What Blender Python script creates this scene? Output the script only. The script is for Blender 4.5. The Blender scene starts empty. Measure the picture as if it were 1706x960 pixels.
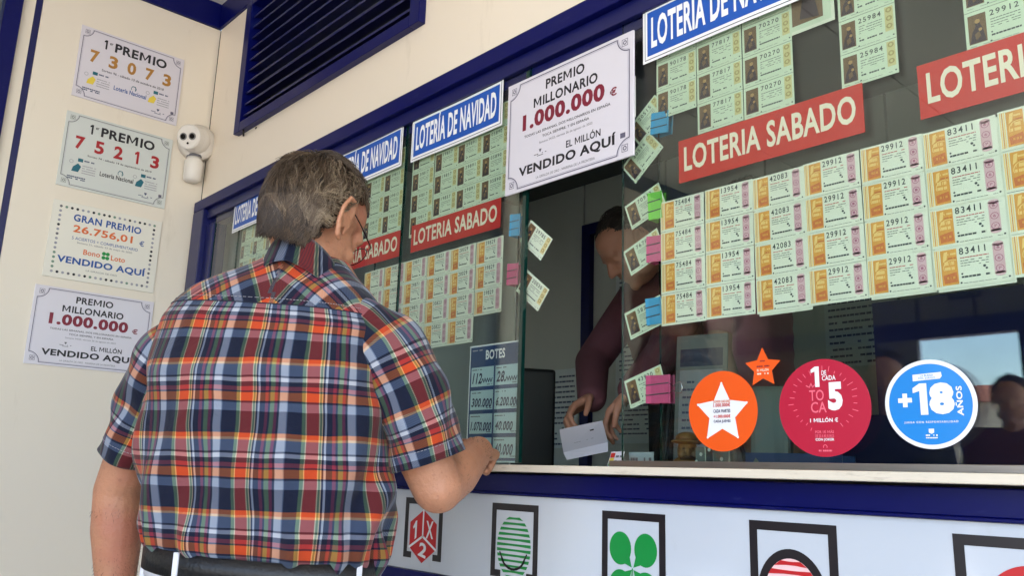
import bpy, math, random
import numpy as np
from mathutils import Matrix, Vector
R = math.radians
rng = random.Random(7)
nrg = np.random.default_rng(7)
scene = bpy.context.scene
COL = scene.collection

# ------------------------------------------------------------------ camera
cd = bpy.data.cameras.new("camera")
cam = bpy.data.objects.new("camera", cd); COL.objects.link(cam)
yaw, pitch, roll = -0.830989, 0.219333, 0.0313918
fw = np.array([math.sin(yaw)*math.cos(pitch), math.cos(yaw)*math.cos(pitch), math.sin(pitch)])
r0 = np.array([math.cos(yaw), -math.sin(yaw), 0.0]); u0 = np.cross(r0, fw)
rr = math.cos(roll)*r0 + math.sin(roll)*u0; uu = -math.sin(roll)*r0 + math.cos(roll)*u0
m = Matrix.Identity(4)
for i in range(3):
    m[i][0], m[i][1], m[i][2] = rr[i], uu[i], -fw[i]
m[0][3], m[1][3], m[2][3] = 0, -1.4, 1.15
cam.matrix_world = m
cd.sensor_width = 36; cd.lens = 1402.228/1706*36; cd.clip_start = 0.02; cd.clip_end = 2000
scene.camera = cam

# ------------------------------------------------------------------ light
SUN_EL, SUN_AZ = R(58), R(140)          # azimuth clockwise from +Y
w = bpy.data.worlds.new("World"); scene.world = w; w.use_nodes = True
nt = w.node_tree; bg = nt.nodes["Background"]
sky = nt.nodes.new("ShaderNodeTexSky"); sky.sky_type = 'NISHITA'; sky.sun_disc = False
sky.sun_elevation = SUN_EL; sky.sun_rotation = SUN_AZ; sky.dust_density = .7; sky.ozone_density = 2.0
nt.links.new(sky.outputs[0], bg.inputs[0]); bg.inputs[1].default_value = 0.15
sd = bpy.data.lights.new("sun", 'SUN'); sd.energy = 4.0; sd.angle = R(0.5); sd.color = (1, .95, .86)
so = bpy.data.objects.new("sun", sd); COL.objects.link(so)
sv = Vector((math.sin(SUN_AZ)*math.cos(SUN_EL), math.cos(SUN_AZ)*math.cos(SUN_EL), math.sin(SUN_EL)))
so.rotation_euler = (-sv).to_track_quat('-Z', 'Y').to_euler(); so.location = sv*30
vs = scene.view_settings
vs.view_transform = 'Standard'; vs.look = 'None'; vs.gamma = 1; vs.use_curve_mapping = False
vs.exposure = 2.38
scene.cycles.max_bounces = 10; scene.cycles.transparent_max_bounces = 24
scene.cycles.use_denoising = True
try: scene.cycles.denoiser = 'OPENIMAGEDENOISE'
except Exception: pass

# ------------------------------------------------------------------ materials
def s2l(c):
    return tuple(((v/255)/12.92 if v/255 <= .04045 else ((v/255+.055)/1.055)**2.4) for v in c)
MATS = {}
def P(name, rgb, rough=.5, var=.06, scale=8, bump=0.0, bscale=60, spec=.5, metal=0, coat=0, sss=0, srgb=True, stretch=None):
    """A principled material with slight procedural mottling of colour and gloss."""
    if name in MATS: return MATS[name]
    mt = bpy.data.materials.new(name); mt.use_nodes = True; t = mt.node_tree; b = t.nodes["Principled BSDF"]
    c = s2l(rgb) if srgb else rgb
    b.inputs["Roughness"].default_value = rough; b.inputs["Metallic"].default_value = metal
    b.inputs["Specular IOR Level"].default_value = spec; b.inputs["Coat Weight"].default_value = coat
    b.inputs["Coat Roughness"].default_value = .06
    if sss:
        b.inputs["Subsurface Weight"].default_value = sss; b.inputs["Subsurface Radius"].default_value = (1, .35, .2)
        b.inputs["Subsurface Scale"].default_value = .006
    tc = t.nodes.new("ShaderNodeTexCoord"); src = tc.outputs["Object"]
    if stretch:
        mp = t.nodes.new("ShaderNodeMapping"); mp.inputs["Scale"].default_value = stretch; t.links.new(src, mp.inputs[0]); src = mp.outputs[0]
    n = t.nodes.new("ShaderNodeTexNoise"); n.inputs["Scale"].default_value = scale; n.inputs["Detail"].default_value = 5
    t.links.new(src, n.inputs["Vector"])
    mx = t.nodes.new("ShaderNodeMix"); mx.data_type = 'RGBA'
    mx.inputs[6].default_value = (*[v*(1-var) for v in c], 1); mx.inputs[7].default_value = (*[min(1, v*(1+var)) for v in c], 1)
    t.links.new(n.outputs["Fac"], mx.inputs[0]); t.links.new(mx.outputs[2], b.inputs["Base Color"])
    if bump:
        n2 = t.nodes.new("ShaderNodeTexNoise"); n2.inputs["Scale"].default_value = bscale; n2.inputs["Detail"].default_value = 4
        t.links.new(src, n2.inputs["Vector"])
        bp = t.nodes.new("ShaderNodeBump"); bp.inputs["Strength"].default_value = bump; bp.inputs["Distance"].default_value = .004
        t.links.new(n2.outputs["Fac"], bp.inputs["Height"]); t.links.new(bp.outputs[0], b.inputs["Normal"])
    MATS[name] = mt
    return mt

def glass_mat(name, tint, ior=1.5):
    mt = bpy.data.materials.new(name); mt.use_nodes = True; t = mt.node_tree
    for n in list(t.nodes): t.nodes.remove(n)
    o = t.nodes.new("ShaderNodeOutputMaterial"); tr = t.nodes.new("ShaderNodeBsdfTransparent"); gl = t.nodes.new("ShaderNodeBsdfGlossy")
    tr.inputs[0].default_value = (*tint, 1); gl.inputs["Roughness"].default_value = 0.0
    fr = t.nodes.new("ShaderNodeFresnel")
    ge = t.nodes.new("ShaderNodeNewGeometry"); io = t.nodes.new("ShaderNodeMapRange")      # same reflectance on both faces of the thin sheet
    io.inputs[3].default_value = ior; io.inputs[4].default_value = 1/ior
    t.links.new(ge.outputs["Backfacing"], io.inputs[0]); t.links.new(io.outputs[0], fr.inputs[0])
    mx = t.nodes.new("ShaderNodeMixShader")
    # smears left by cleaning: faint extra reflectance
    tc = t.nodes.new("ShaderNodeTexCoord"); ns = t.nodes.new("ShaderNodeTexNoise"); ns.inputs["Scale"].default_value = 3.0; ns.inputs["Detail"].default_value = 6
    t.links.new(tc.outputs["Object"], ns.inputs["Vector"])
    mm = t.nodes.new("ShaderNodeMapRange"); mm.inputs[1].default_value = .35; mm.inputs[2].default_value = .75; mm.inputs[3].default_value = .0; mm.inputs[4].default_value = .03
    t.links.new(ns.outputs["Fac"], mm.inputs[0])
    ad = t.nodes.new("ShaderNodeMath"); ad.operation = 'ADD'; t.links.new(fr.outputs[0], ad.inputs[0]); t.links.new(mm.outputs[0], ad.inputs[1])
    t.links.new(ad.outputs[0], mx.inputs[0]); t.links.new(tr.outputs[0], mx.inputs[1]); t.links.new(gl.outputs[0], mx.inputs[2])
    t.links.new(mx.outputs[0], o.inputs[0])
    return mt

CREAM = P("cream panel", (238, 225, 207), .38, .035, 1.6, .05, 300)
SIDE = P("side panel", (228, 218, 202), .4, .04, 2.0, .05, 300)
BLUE = P("blue lacquered metal", (4, 10, 82), .34, .12, 4, .04, 200, spec=.22)
NAVY = P("navy frame", (10, 16, 80), .35, .1, 4)
BLACKGAP = P("black joint", (10, 10, 14), .8)
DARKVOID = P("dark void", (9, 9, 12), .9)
SILL = P("pale sill stone", (226, 214, 194), .35, .07, 14, .06, 150)
STEEL = P("brushed steel track", (150, 142, 134), .3, .12, 20, .05, 200, metal=.85, stretch=(1, 12, 12))
LOWPANEL = P("white acrylic panel", (205, 210, 218), .12, .015, 2, coat=.6)
GLASS = glass_mat("window glass", (.925, .965, .94))
GEDGE = P("glass cut edge", (10, 48, 42), .12, .1, 8, spec=.6)
WHITE = P("white print", (238, 238, 240), .5, .02)
PAPERW = P("white paper", (226, 222, 232), .45, .03, 6)
INK = P("black ink", (24, 22, 30), .5)
GREYINK = P("grey ink", (104, 102, 108), .6)
LGREY = P("pale grey ink", (160, 158, 164), .6)
GOLD = P("gold ink", (172, 122, 52), .45)
REDINK = P("red ink", (168, 34, 40), .45)
MAROON = P("maroon ink", (126, 24, 48), .45)
NAVBLUE = P("banner blue", (18, 82, 176), .4, .03)
DEEPBLUE = P("royal blue ink", (30, 78, 150), .45)
SABRED = P("banner red", (202, 46, 36), .45, .04)
CREAMTXT = P("cream lettering", (238, 226, 204), .5)
TEALINK = P("teal ink", (28, 100, 116), .5)
YELLOW = P("yellow ink", (226, 200, 70), .5)
GREENINK = P("leaf green ink", (16, 140, 62), .45)
ORANGEINK = P("orange ink", (214, 104, 46), .45)

# ------------------------------------------------------------------ mesh builder
_tc = {}; _gc = {}
def _raw(s, bold, sp):
    c = bpy.data.curves.new("t", 'FONT'); c.body = s; c.offset = bold; c.resolution_u = 3; c.space_character = sp
    o = bpy.data.objects.new("t", c); COL.objects.link(o)
    me = bpy.data.meshes.new_from_object(o.evaluated_get(bpy.context.evaluated_depsgraph_get()))
    v = np.array([p.co[:2] for p in me.vertices]).reshape(-1, 2); f = [tuple(p.vertices) for p in me.polygons]
    bpy.data.objects.remove(o); bpy.data.curves.remove(c); bpy.data.meshes.remove(me)
    return v, f
def _glyph(ch, bold):
    """One character with its advance width; the M is drawn here with straight legs and a deep V."""
    k = (ch, bold)
    if k not in _gc:
        if ch == " ": _gc[k] = (np.zeros((0, 2)), [], .30)
        elif ch == "M":
            h = _raw("H", bold, 1)[0][:, 1].max(); w, t = .80, .092+bold*2; l = .07
            p = [(0, 0), (0, h), (t*1.15, h), (w/2, h*.36), (w-t*1.15, h), (w, h), (w, 0), (w-t, 0), (w-t, h*.70), (w/2, h*.12), (t, h*.70), (t, 0)]
            v = np.array(p)+[l, 0]
            _gc[k] = (v, [(0, 1, 10, 11), (1, 2, 3, 9, 10), (3, 4, 5, 8, 9), (5, 6, 7, 8)], w+2*l)
        else:
            v, f = _raw(ch, bold, 1); i = _raw("I", bold, 1)[0][:, 0].max(); _gc[k] = (v, f, _raw(ch+"I", bold, 1)[0][:, 0].max()-i)
    return _gc[k]
def text_geo(s, bold=0.0, sp=1.0):
    sp = sp+bold*2.2; k = (s, bold, sp)
    if k in _tc: return _tc[k]
    if "M" in s:
        x = 0; vs = []; f = []
        for ch in s:
            gv, gf, ad = _glyph(ch, bold); o = sum(len(q) for q in vs); vs.append(gv+[x, 0]); f += [tuple(o+i for i in t) for t in gf]; x += ad*sp
        v = np.concatenate(vs)
    else: v, f = _raw(s, bold, sp)
    lo, hi = v.min(0), v.max(0)
    _tc[k] = ((v-lo)/(hi-lo), f, (hi-lo))
    return _tc[k]

class MB:
    def __init__(s): s.v = []; s.f = []; s.mi = []; s.mats = []; s.uv = None
    def m(s, mat):
        if mat not in s.mats: s.mats.append(mat)
        return s.mats.index(mat)
    def add(s, vs, fs, mat):
        o = len(s.v); s.v.extend([tuple(map(float, p)) for p in vs]); i = s.m(mat)
        for f in fs: s.f.append(tuple(o+a for a in f)); s.mi.append(i)
    def box(s, x0, x1, y0, y1, z0, z1, mat):
        v = [(x, y, z) for x in (x0, x1) for y in (y0, y1) for z in (z0, z1)]
        s.add(v, [(0, 1, 3, 2), (4, 6, 7, 5), (0, 4, 5, 1), (2, 3, 7, 6), (0, 2, 6, 4), (1, 5, 7, 3)], mat)
    # flat things drawn on the local XZ plane, lying 'd' in front of it (towards -Y)
    def quad(s, x0, z0, x1, z1, d, mat): s.add([(x0, -d, z0), (x1, -d, z0), (x1, -d, z1), (x0, -d, z1)], [(0, 1, 2, 3)], mat)
    def poly(s, pts, d, mat): s.add([(x, -d, z) for x, z in pts], [tuple(range(len(pts)))], mat)
    def disc(s, cx, cz, r, d, mat, n=40, rz=None):
        rz = rz or r
        s.poly([(cx+r*math.cos(2*math.pi*i/n), cz+rz*math.sin(2*math.pi*i/n)) for i in range(n)], d, mat)
    def ring(s, cx, cz, r0, r1, d, mat, n=40, a0=0, a1=360, q=1.0):
        vs = []; fs = []
        for i in range(n+1):
            a = R(a0+(a1-a0)*i/n); c, z = math.cos(a), math.sin(a)
            vs += [(cx+r0*c, -d, cz+r0*z*q), (cx+r1*c, -d, cz+r1*z*q)]
        for i in range(n): fs.append((2*i, 2*i+1, 2*i+3, 2*i+2))
        s.add(vs, fs, mat)
    def line(s, pts, wd, d, mat):
        for (x0, z0), (x1, z1) in zip(pts, pts[1:]):
            l = math.hypot(x1-x0, z1-z0) or 1e-6; nx, nz = -(z1-z0)/l*wd/2, (x1-x0)/l*wd/2
            ex, ez = (x1-x0)/l*wd*.3, (z1-z0)/l*wd*.3
            s.add([(x0-ex+nx, -d, z0-ez+nz), (x0-ex-nx, -d, z0-ez-nz), (x1+ex-nx, -d, z1+ez-nz), (x1+ex+nx, -d, z1+ez+nz)], [(0, 1, 2, 3)], mat)
    def text(s, t, cx, z0, w, h, d, mat, bold=0.0, sp=1.0, rot=0, shear=0, al='c'):
        g, f, sz = text_geo(t, bold, sp)
        if w is None: w = h*sz[0]/sz[1]
        x = (g[:, 0]-(.5 if al == 'c' else 0))*w + shear*g[:, 1]*h; z = g[:, 1]*h
        c, n = math.cos(R(rot)), math.sin(R(rot))
        s.add([(cx+a*c-b*n, -d, z0+a*n+b*c) for a, b in zip(x, z)], f, mat)
    def dashes(s, x0, x1, z, h, d, mat, seed=0, fill=.8):
        q = random.Random(seed*131+7); x = x0
        while x < x1:
            l = (x1-x0)*q.uniform(.06, .16)
            if q.random() < fill: s.quad(x, z, min(x1, x+l*.86), z+h, d, mat)
            x += l
    def tube(s, pts, rad, mat, n=8, cap=True):
        pts = [np.array(p, float) for p in pts]; rad = rad if hasattr(rad, '__len__') else [rad]*len(pts)
        vs = []; fs = []; up = None
        for i, p in enumerate(pts):
            t = pts[min(i+1, len(pts)-1)]-pts[max(i-1, 0)]; t /= np.linalg.norm(t)+1e-12
            if up is None:
                up = np.array([0, 0, 1.]) if abs(t[2]) < .9 else np.array([1., 0, 0])
            a = np.cross(t, up); a /= np.linalg.norm(a)+1e-12; b = np.cross(a, t); up = b
            for k in range(n):
                an = 2*math.pi*k/n; vs.append(p+rad[i]*(math.cos(an)*a+math.sin(an)*b))
        for i in range(len(pts)-1):
            for k in range(n): fs.append((i*n+k, i*n+(k+1) % n, (i+1)*n+(k+1) % n, (i+1)*n+k))
        if cap: fs.append(tuple(range(n))[::-1]); fs.append(tuple((len(pts)-1)*n+k for k in range(n)))
        s.add(vs, fs, mat)
    def ball(s, c, r, mat, nu=20, nv=12, M=None):
        r = r if hasattr(r, '__len__') else (r, r, r); vs = []; fs = []
        for j in range(nv+1):
            th = math.pi*j/nv
            for i in range(nu):
                ph = 2*math.pi*i/nu
                p = np.array([r[0]*math.sin(th)*math.cos(ph), r[1]*math.sin(th)*math.sin(ph), r[2]*math.cos(th)])
                if M is not None: p = M @ p
                vs.append(p+np.array(c))
        for j in range(nv):
            for i in range(nu): fs.append((j*nu+i, (j+1)*nu+i, (j+1)*nu+(i+1) % nu, j*nu+(i+1) % nu))
        s.add(vs, fs, mat)
    def cyl(s, c0, c1, r, mat, n=24): s.tube([c0, c1], r, mat, n)
    def mesh(s, name, smooth=False):
        me = bpy.data.meshes.new(name); me.from_pydata(s.v, [], s.f)
        for mt in s.mats: me.materials.append(mt)
        me.polygons.foreach_set("material_index", s.mi)
        if smooth: me.polygons.foreach_set("use_smooth", [True]*len(s.f))
        me.update(); return me
    def build(s, name, parent=None, smooth=False, bevel=0):
        o = bpy.data.objects.new(name, s.mesh(name, smooth)); COL.objects.link(o)
        if parent: o.parent = parent
        if bevel:
            b = o.modifiers.new("bevel", 'BEVEL'); b.width = bevel; b.segments = 2; b.limit_method = 'ANGLE'
        return o

def thing(name, label, cat, loc=(0, 0, 0), rot=(0, 0, 0), group=None):
    o = bpy.data.objects.new(name, None); COL.objects.link(o); o.empty_display_size = .05
    o.location = loc; o.rotation_euler = rot
    return tag(o, label, cat, group)
def tag(o, label, cat, group=None):
    o["label"] = label; o["category"] = cat
    if group: o["group"] = group
    return o
def struct(mb, name):
    o = mb.build(name); o["kind"] = "structure"; return o

# ================================================================== SETTING
def wear(mt, col, amt, sc=5, stretch=(1, 1, 1), lo=.58, hi=.74):
    """Scuffs, runs and grime with a shape of their own on a painted surface."""
    t = mt.node_tree; b = t.nodes["Principled BSDF"]; src = b.inputs["Base Color"].links[0].from_socket; tc = [n for n in t.nodes if n.type == 'TEX_COORD'][0]
    mp = t.nodes.new("ShaderNodeMapping"); mp.inputs["Scale"].default_value = stretch; t.links.new(tc.outputs["Object"], mp.inputs[0])
    n = t.nodes.new("ShaderNodeTexNoise"); n.inputs["Scale"].default_value = sc; n.inputs["Detail"].default_value = 12; n.inputs["Roughness"].default_value = .72; t.links.new(mp.outputs[0], n.inputs["Vector"])
    r = t.nodes.new("ShaderNodeMapRange"); r.inputs[1].default_value = lo; r.inputs[2].default_value = hi; r.inputs[4].default_value = amt; t.links.new(n.outputs["Fac"], r.inputs[0])
    m_ = t.nodes.new("ShaderNodeMix"); m_.data_type = 'RGBA'; m_.inputs[7].default_value = (*s2l(col), 1); t.links.new(r.outputs[0], m_.inputs[0]); t.links.new(src, m_.inputs[6]); t.links.new(m_.outputs[2], b.inputs["Base Color"])
wear(CREAM, (150, 128, 100), .22, 2.5, (3, 3, .7)); wear(SIDE, (140, 122, 98), .25, 2.2, (3, 3, .6)); wear(CREAM, (90, 76, 60), .3, 22, lo=.68, hi=.76); wear(SIDE, (90, 78, 62), .3, 20, lo=.68, hi=.76)
wear(BLUE, (70, 74, 120), .35, 12, (1, 4, 4), .60, .75); wear(SILL, (120, 104, 82), .5, 14, (.6, 4, 4)); wear(LOWPANEL, (150, 146, 140), .22, 9, lo=.6, hi=.75); wear(STEEL, (60, 56, 52), .5, 18, (.5, 5, 5))
PAVE = P("street paving", (176, 168, 156), .8, .12, 3, .3, 40)
g = MB(); g.quad(0, 0, 1, 1, 0, PAVE); g.v = [(-300, -300, 0), (300, -300, 0), (300, 300, 0), (-300, 300, 0)]
struct(g, "ground")
TILE = P("porch tiles", (150, 146, 140), .4, .12, 5, .1, 60)
g = MB()
for i in range(22):
    for j in range(11):
        g.box(-3.6+i*.4+.003, -3.2+i*.4-.003, -4.3+j*.4, -3.9+j*.4-.006 if j < 10 else -.05, .002, .012, TILE)
struct(g, "pavement")
CEIL = P("ceiling board", (232, 229, 224), .6, .03, 3)
CSEAM = P("ceiling joint", (120, 118, 116), .7)
g = MB()
xs = [-3.8+1.05*i for i in range(8)]
for x in xs:
    for y0, y1 in ((-4.5, -2.95), (-2.94, -1.4), (-1.39, -.001)):
        g.box(x+.006, x+1.044, y0, y1, 3.285, 3.31, CEIL)
g.box(-3.9, 4.7, -4.5, 0, 3.312, 3.4, CSEAM)
struct(g, "ceiling")

# ---- the kiosk front
K = thing("lottery_kiosk", "cream and blue lottery kiosk front with long ticket window and logo counter", "building", (-1.5, 0, 0))
def kpart(mb, name, parent=K, **k):
    mb.v = [(x+1.5, y, z) for x, y, z in mb.v]; return mb.build(name, parent, **k)
VX0, VX1, VZ0, VZ1 = -3.285, -1.972, 2.525, 3.148
g = MB()
g.box(-3.612, VX0, -.004, .05, 2.275, 3.155, CREAM); g.box(VX1, 3.0, -.004, .05, 2.275, 3.155, CREAM)
g.box(VX0, VX1, -.004, .05, 2.275, VZ0, CREAM)
kpart(g, "wall")
g = MB(); g.box(-3.6254, -3.6105, -.002, .03, .012, 3.155, BLACKGAP); kpart(g, "corner_joint")
g = MB(); g.box(-3.61, 3.0, -.016, .05, 3.157, 3.283, BLUE); kpart(g, "beam", bevel=.003)
# ventilation grille
g = MB()
fwid = .052
g.box(VX0, VX0+fwid, -.03, .04, VZ0, VZ1, BLUE); g.box(VX1-fwid, VX1, -.03, .04, VZ0, VZ1, BLUE)
g.box(VX0+fwid, VX1-fwid, -.03, .04, VZ0, VZ0+fwid*.8, BLUE); g.box(VX0+fwid, VX1-fwid, -.03, .04, VZ1-fwid*.6, VZ1, BLUE)
vent = kpart(g, "vent_grille", bevel=.002)
g = MB()
SLAT = P("blue slat", (22, 25, 84), .4, .1)
z = VZ0+.07
while z < VZ1-.04:
    x0, x1 = VX0+fwid+.001, VX1-fwid-.001
    g.add([(x0, -.016, z), (x1, -.016, z), (x1, .036, z+.02), (x0, .036, z+.02), (x0, -.016, z+.009), (x1, -.016, z+.009), (x1, .036, z+.029), (x0, .036, z+.029)],
          [(0, 1, 2, 3), (4, 7, 6, 5), (0, 4, 5, 1), (2, 6, 7, 3)], SLAT)
    z += .0515
kpart(g, "slats", vent)
g = MB(); GRIT = P("vent mesh", (26, 28, 34), .7, .3, 30)
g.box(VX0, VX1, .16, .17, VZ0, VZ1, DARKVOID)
for i in range(9): g.box(VX0+.08+i*.14, VX0+.16+i*.14, .145, .158, VZ0+.05, VZ1-.05, GRIT)
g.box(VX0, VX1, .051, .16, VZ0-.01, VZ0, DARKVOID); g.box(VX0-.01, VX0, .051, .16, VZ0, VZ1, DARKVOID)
kpart(g, "vent_duct", vent)
# screw and open hole by the grille
g = MB(); g.disc(-3.12, 2.515, .008, .006, BLACKGAP, 12, .005); kpart(g, "screw_hole"); g = MB(); g.cyl((-3.23, -.008, 2.512), (-3.19, -.028, 2.52), .004, BLACKGAP, 8); kpart(g, "loose_bolt")
# window frame
g = MB()
g.box(-3.61, 3.0, -.035, .06, 2.243, 2.292, BLUE); kpart(g, "window_head", bevel=.003)
g = MB(); g.box(-3.5, 3.0, -.016, .06, 2.2, 2.242, NAVY); g.box(-3.5, 3.0, .0, .05, 2.172, 2.199, NAVY); kpart(g, "window_head_trim", bevel=.002)
g = MB(); g.box(-3.61, -3.5, -.035, .06, 1.176, 2.242, NAVY); g.box(-3.499, -3.43, -.012, .05, 1.176, 2.172, NAVY); kpart(g, "window_jamb", bevel=.003)
def pane(x0, x1, y, z1=2.2, edge=True):
    g = MB(); g.box(x0, x1, y, y+.006, 1.18, z1, GLASS)
    o = len(g.f)
    e = g.m(GEDGE)
    for i in (0, 1): g.mi[i] = e
    return kpart(g, "glass_pane")
pane(-3.428, -3.19, -.004); pane(-3.186, -2.036, -.004); pane(-2.03, -1.482, -.004); pane(-1.171, 2.9, -.004)
pane(-2.2, -1.535, .016); pane(-1.085, .6, .016)
g = MB(); g.box(-1.493, -1.481, -.010, -.0045, 1.18, 2.19, GEDGE); kpart(g, "pane_edge_strip")
# counter
g = MB(); g.box(-3.61, 3.0, -.06, .3, 1.158, 1.174, SILL); kpart(g, "counter_top", bevel=.002)
g = MB(); g.box(-1.19, 3.0, -.022, .03, 1.1745, 1.187, STEEL); kpart(g, "sliding_track", bevel=.001)
g = MB(); g.box(-3.61, 3.0, .02, .06, 1.15, 1.157, BLACKGAP); kpart(g, "shadow_gap")
g = MB(); g.box(-3.61, 3.0, -.002, .05, 1.110, 1.153, BLUE); g.box(-3.61, 3.0, -.008, .05, 1.104, 1.110, BLUE); kpart(g, "counter_band", bevel=.002)
g = MB(); g.box(-3.61, 3.0, .004, .05, .898, 1.103, LOWPANEL); low = kpart(g, "logo_panel")
g = MB(); g.box(-3.61, 3.0, -.006, .05, .84, .897, BLUE); kpart(g, "counter_rail", bevel=.002)
g = MB(); g.box(-3.61, 3.0, .002, .05, .2, .838, CREAM); g.box(-3.61, 3.0, -.006, .05, 0.012, .198, BLUE); kpart(g, "counter_base")
# printed logos on the counter panel (plane y=.004)
LK = P("logo black", (30, 24, 28), .35); LRED = P("logo red", (196, 28, 34), .35); LGRN = P("logo green", (14, 142, 62), .35); LWHT = P("logo white", (232, 232, 236), .3); PINKW = P("logo pale pink", (250, 206, 206), .3)
def logo_frame(g, x0, x1, z0, z1, d=-.0032, t=.016):
    g.quad(x0, z1-t, x1, z1, d, LK); g.quad(x0, z0, x0+t, z1-t, d, LK); g.quad(x1-t, z0, x1, z1-t, d, LK)
    g.quad(x0+t, z0, x0+t+.02, z0+t, d, LK); g.quad(x1-t-.02, z0, x1-t, z0+t, d, LK)
D1, D2, D3 = -.0034, -.0028, -.0022
g = MB(); cx = -1.857; logo_frame(g, -1.94, -1.775, .927, 1.083)   # dice
hx, hz = .058, .068
cz = .985
hexa = [(cx, cz+hz), (cx+hx, cz+hz*.5), (cx+hx, cz-hz*.45), (cx, cz-hz), (cx-hx, cz-hz*.45), (cx-hx, cz+hz*.5)]
g.poly(hexa, D1, LRED); g.line([(cx, cz+hz), (cx, cz)], .006, D2, LWHT); g.line([(cx, cz), (cx-hx, cz-hz*.45)], .006, D2, LWHT); g.line([(cx, cz), (cx+hx, cz-hz*.45)], .006, D2, LWHT)
g.poly([(cx-.026, cz-.004), (cx-.026, cz+.040), (cx-.032, cz+.038), (cx-.043, cz+.022), (cx-.040, cz+.017), (cx-.034, cz+.023), (cx-.034, cz-.010)], D3, LWHT); g.text("X", cx+.03, cz-.004, .032, .045, D3, LWHT, .02); g.text("2", cx, cz-.052, .034, .036, D3, LWHT, .03, rot=-12)
kpart(g, "logo", low)
def stripes(g, cx, cz, rx, rz, n, c, d, zlow=None):
    for i in range(n):
        z0 = cz-rz+2*rz*(i+.12)/n; z1 = cz-rz+2*rz*(i+.72)/n
        def hw(z): return rx*math.sqrt(max(0, 1-((z-cz)/rz)**2))
        a0, a1 = hw(z0), hw(z1); zm = (z0+z1)/2; k = (z1-z0)
        g.poly([(cx-a0, z0), (cx-a0*.3, z0+k*.22), (cx+a0*.3, z0+k*.22), (cx+a0, z0), (cx+a1, z1), (cx+a1*.3, z1-k*.1), (cx-a1*.3, z1-k*.1), (cx-a1, z1)], d, c)
g = MB(); logo_frame(g, -1.583, -1.423, .915, 1.084); stripes(g, -1.504, .985, .058, .072, 12, LGRN, D1)
g.line([(-1.504+.034*math.sin(t)*1.15, .966-.03*math.cos(t)) for t in np.linspace(-1.35, 1.35, 12)], .0055, D3, LK)
for sx in (-1, 1): g.line([(-1.504+sx*.036, .955), (-1.504+sx*.046, .972)], .004, D3, LK)
kpart(g, "logo", low)
g = MB(); logo_frame(g, -1.230, -1.064, .90, 1.083)                  # clover
for sx in (-1, 1):
    for zc, zr, tz in ((1.010, .033, .974), (.937, .031, .970)):
        g.disc(-1.147+sx*.033, zc, .029, D1, LGRN, 32, zr); s_ = 1 if zc > .97 else -1
        g.poly([(-1.147+sx*.002, tz), (-1.147+sx*.055, zc-s_*.018), (-1.147+sx*.010, zc-s_*.008)], D2, LGRN)
g.line([(-1.147, .972), (-1.149, .94), (-1.153, .905)], .003, D3, LGRN)
kpart(g, "logo", low)
g = MB(); logo_frame(g, -.875, -.708, .90, 1.084); g.disc(-.795, .957, .067, D1, LK, 48, .082); g.disc(-.795, .955, .053, D2, PINKW, 48, .068); stripes(g, -.795, .955, .053, .068, 9, LRED, D3); kpart(g, "logo", low)
g = MB(); logo_frame(g, -.523, -.35, .90, 1.084); g.ring(-.418, .978, .046, .068, D1, LRED, 40, 0, 215); g.ring(-.404, .968, .038, .054, D2, LRED, 30, 20, 200); g.disc(-.40, .965, .013, D3, LK); kpart(g, "logo", low)
g = MB(); g.disc(-2.085, .985, .035, D1, YELLOW); kpart(g, "logo", low)

# ---- side wall
S = thing("side_wall", "cream panelled side wall with navy joints holding four prize plaques", "wall", (-3.625, -.4, 0))
def spart(mb, name, parent=S, **k):
    mb.v = [(x+3.625, y+.4, z) for x, y, z in mb.v]; return mb.build(name, parent, **k)
g = MB(); g.box(-3.70, -3.6255, -.738, -.0005, .012, 3.157, SIDE); g.box(-3.70, -3.6255, -.808, -.764, .012, 3.157, SIDE); spart(g, "panel")
g = MB(); g.box(-3.70, -3.629, -.763, -.739, .012, 3.157, NAVY); spart(g, "joint_strip")
g = MB(); g.box(-3.72, -3.60, -.872, -.810, .012, 3.157, BLUE); spart(g, "door_post", bevel=.004)
g = MB(); g.box(-3.70, -3.612, -4.28, -.0, 3.159, 3.283, BLUE); spart(g, "beam", bevel=.003)
g = MB(); g.box(-3.69, -3.66, -1.75, -.874, .012, 3.157, P("grey door leaf", (92, 96, 98), .3)); g.box(-3.72, -3.66, -1.83, -1.752, .012, 3.157, BLUE); spart(g, "opaque_door")  # leaf made opaque so the panes mirror dark grey instead of sky
g = MB(); g.box(-3.70, -3.63, -4.28, -1.832, .012, 3.157, SIDE); spart(g, "rear_panel")

# ---- opposite side of the porch (seen mirrored in the window)
OPP = P("grey porch panel", (104, 104, 106), .5, .06, 3)
O = thing("porch_back_wall", "grey panelled back wall of the porch with navy door frame mirrored in the window", "wall", (-2.5, -4.35, 0))
g = MB()
for i in range(6):
    x0 = -3.7+i*.36
    if x0 < -2.55: g.box(x0+.012, x0+.348, -4.40, -4.35, .012, 2.12, OPP)
    g.box(x0+.012, x0+.348, -4.40, -4.35, 2.24, 3.28, OPP)
g.v = [(x+2.5, y+4.35, z) for x, y, z in g.v]; g.build("panel", O)
g = MB(); g.box(-3.7, -1.55, -4.45, -4.401, 2.24, 3.28, NAVY); g.box(-3.7, -2.55, -4.45, -4.401, .012, 2.12, NAVY); g.box(-3.7, -1.55, -4.42, -4.33, 2.121, 2.239, NAVY)
g.box(-1.66, -1.55, -4.43, -4.33, .012, 2.119, NAVY); g.box(-2.60, -2.54, -4.42, -4.33, .012, 2.119, NAVY); g.box(-1.55, -1.47, -4.42, -4.34, .012, 3.28, NAVY)
g.v = [(x+2.5, y+4.35, z) for x, y, z in g.v]; g.build("door_frame", O)
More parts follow.
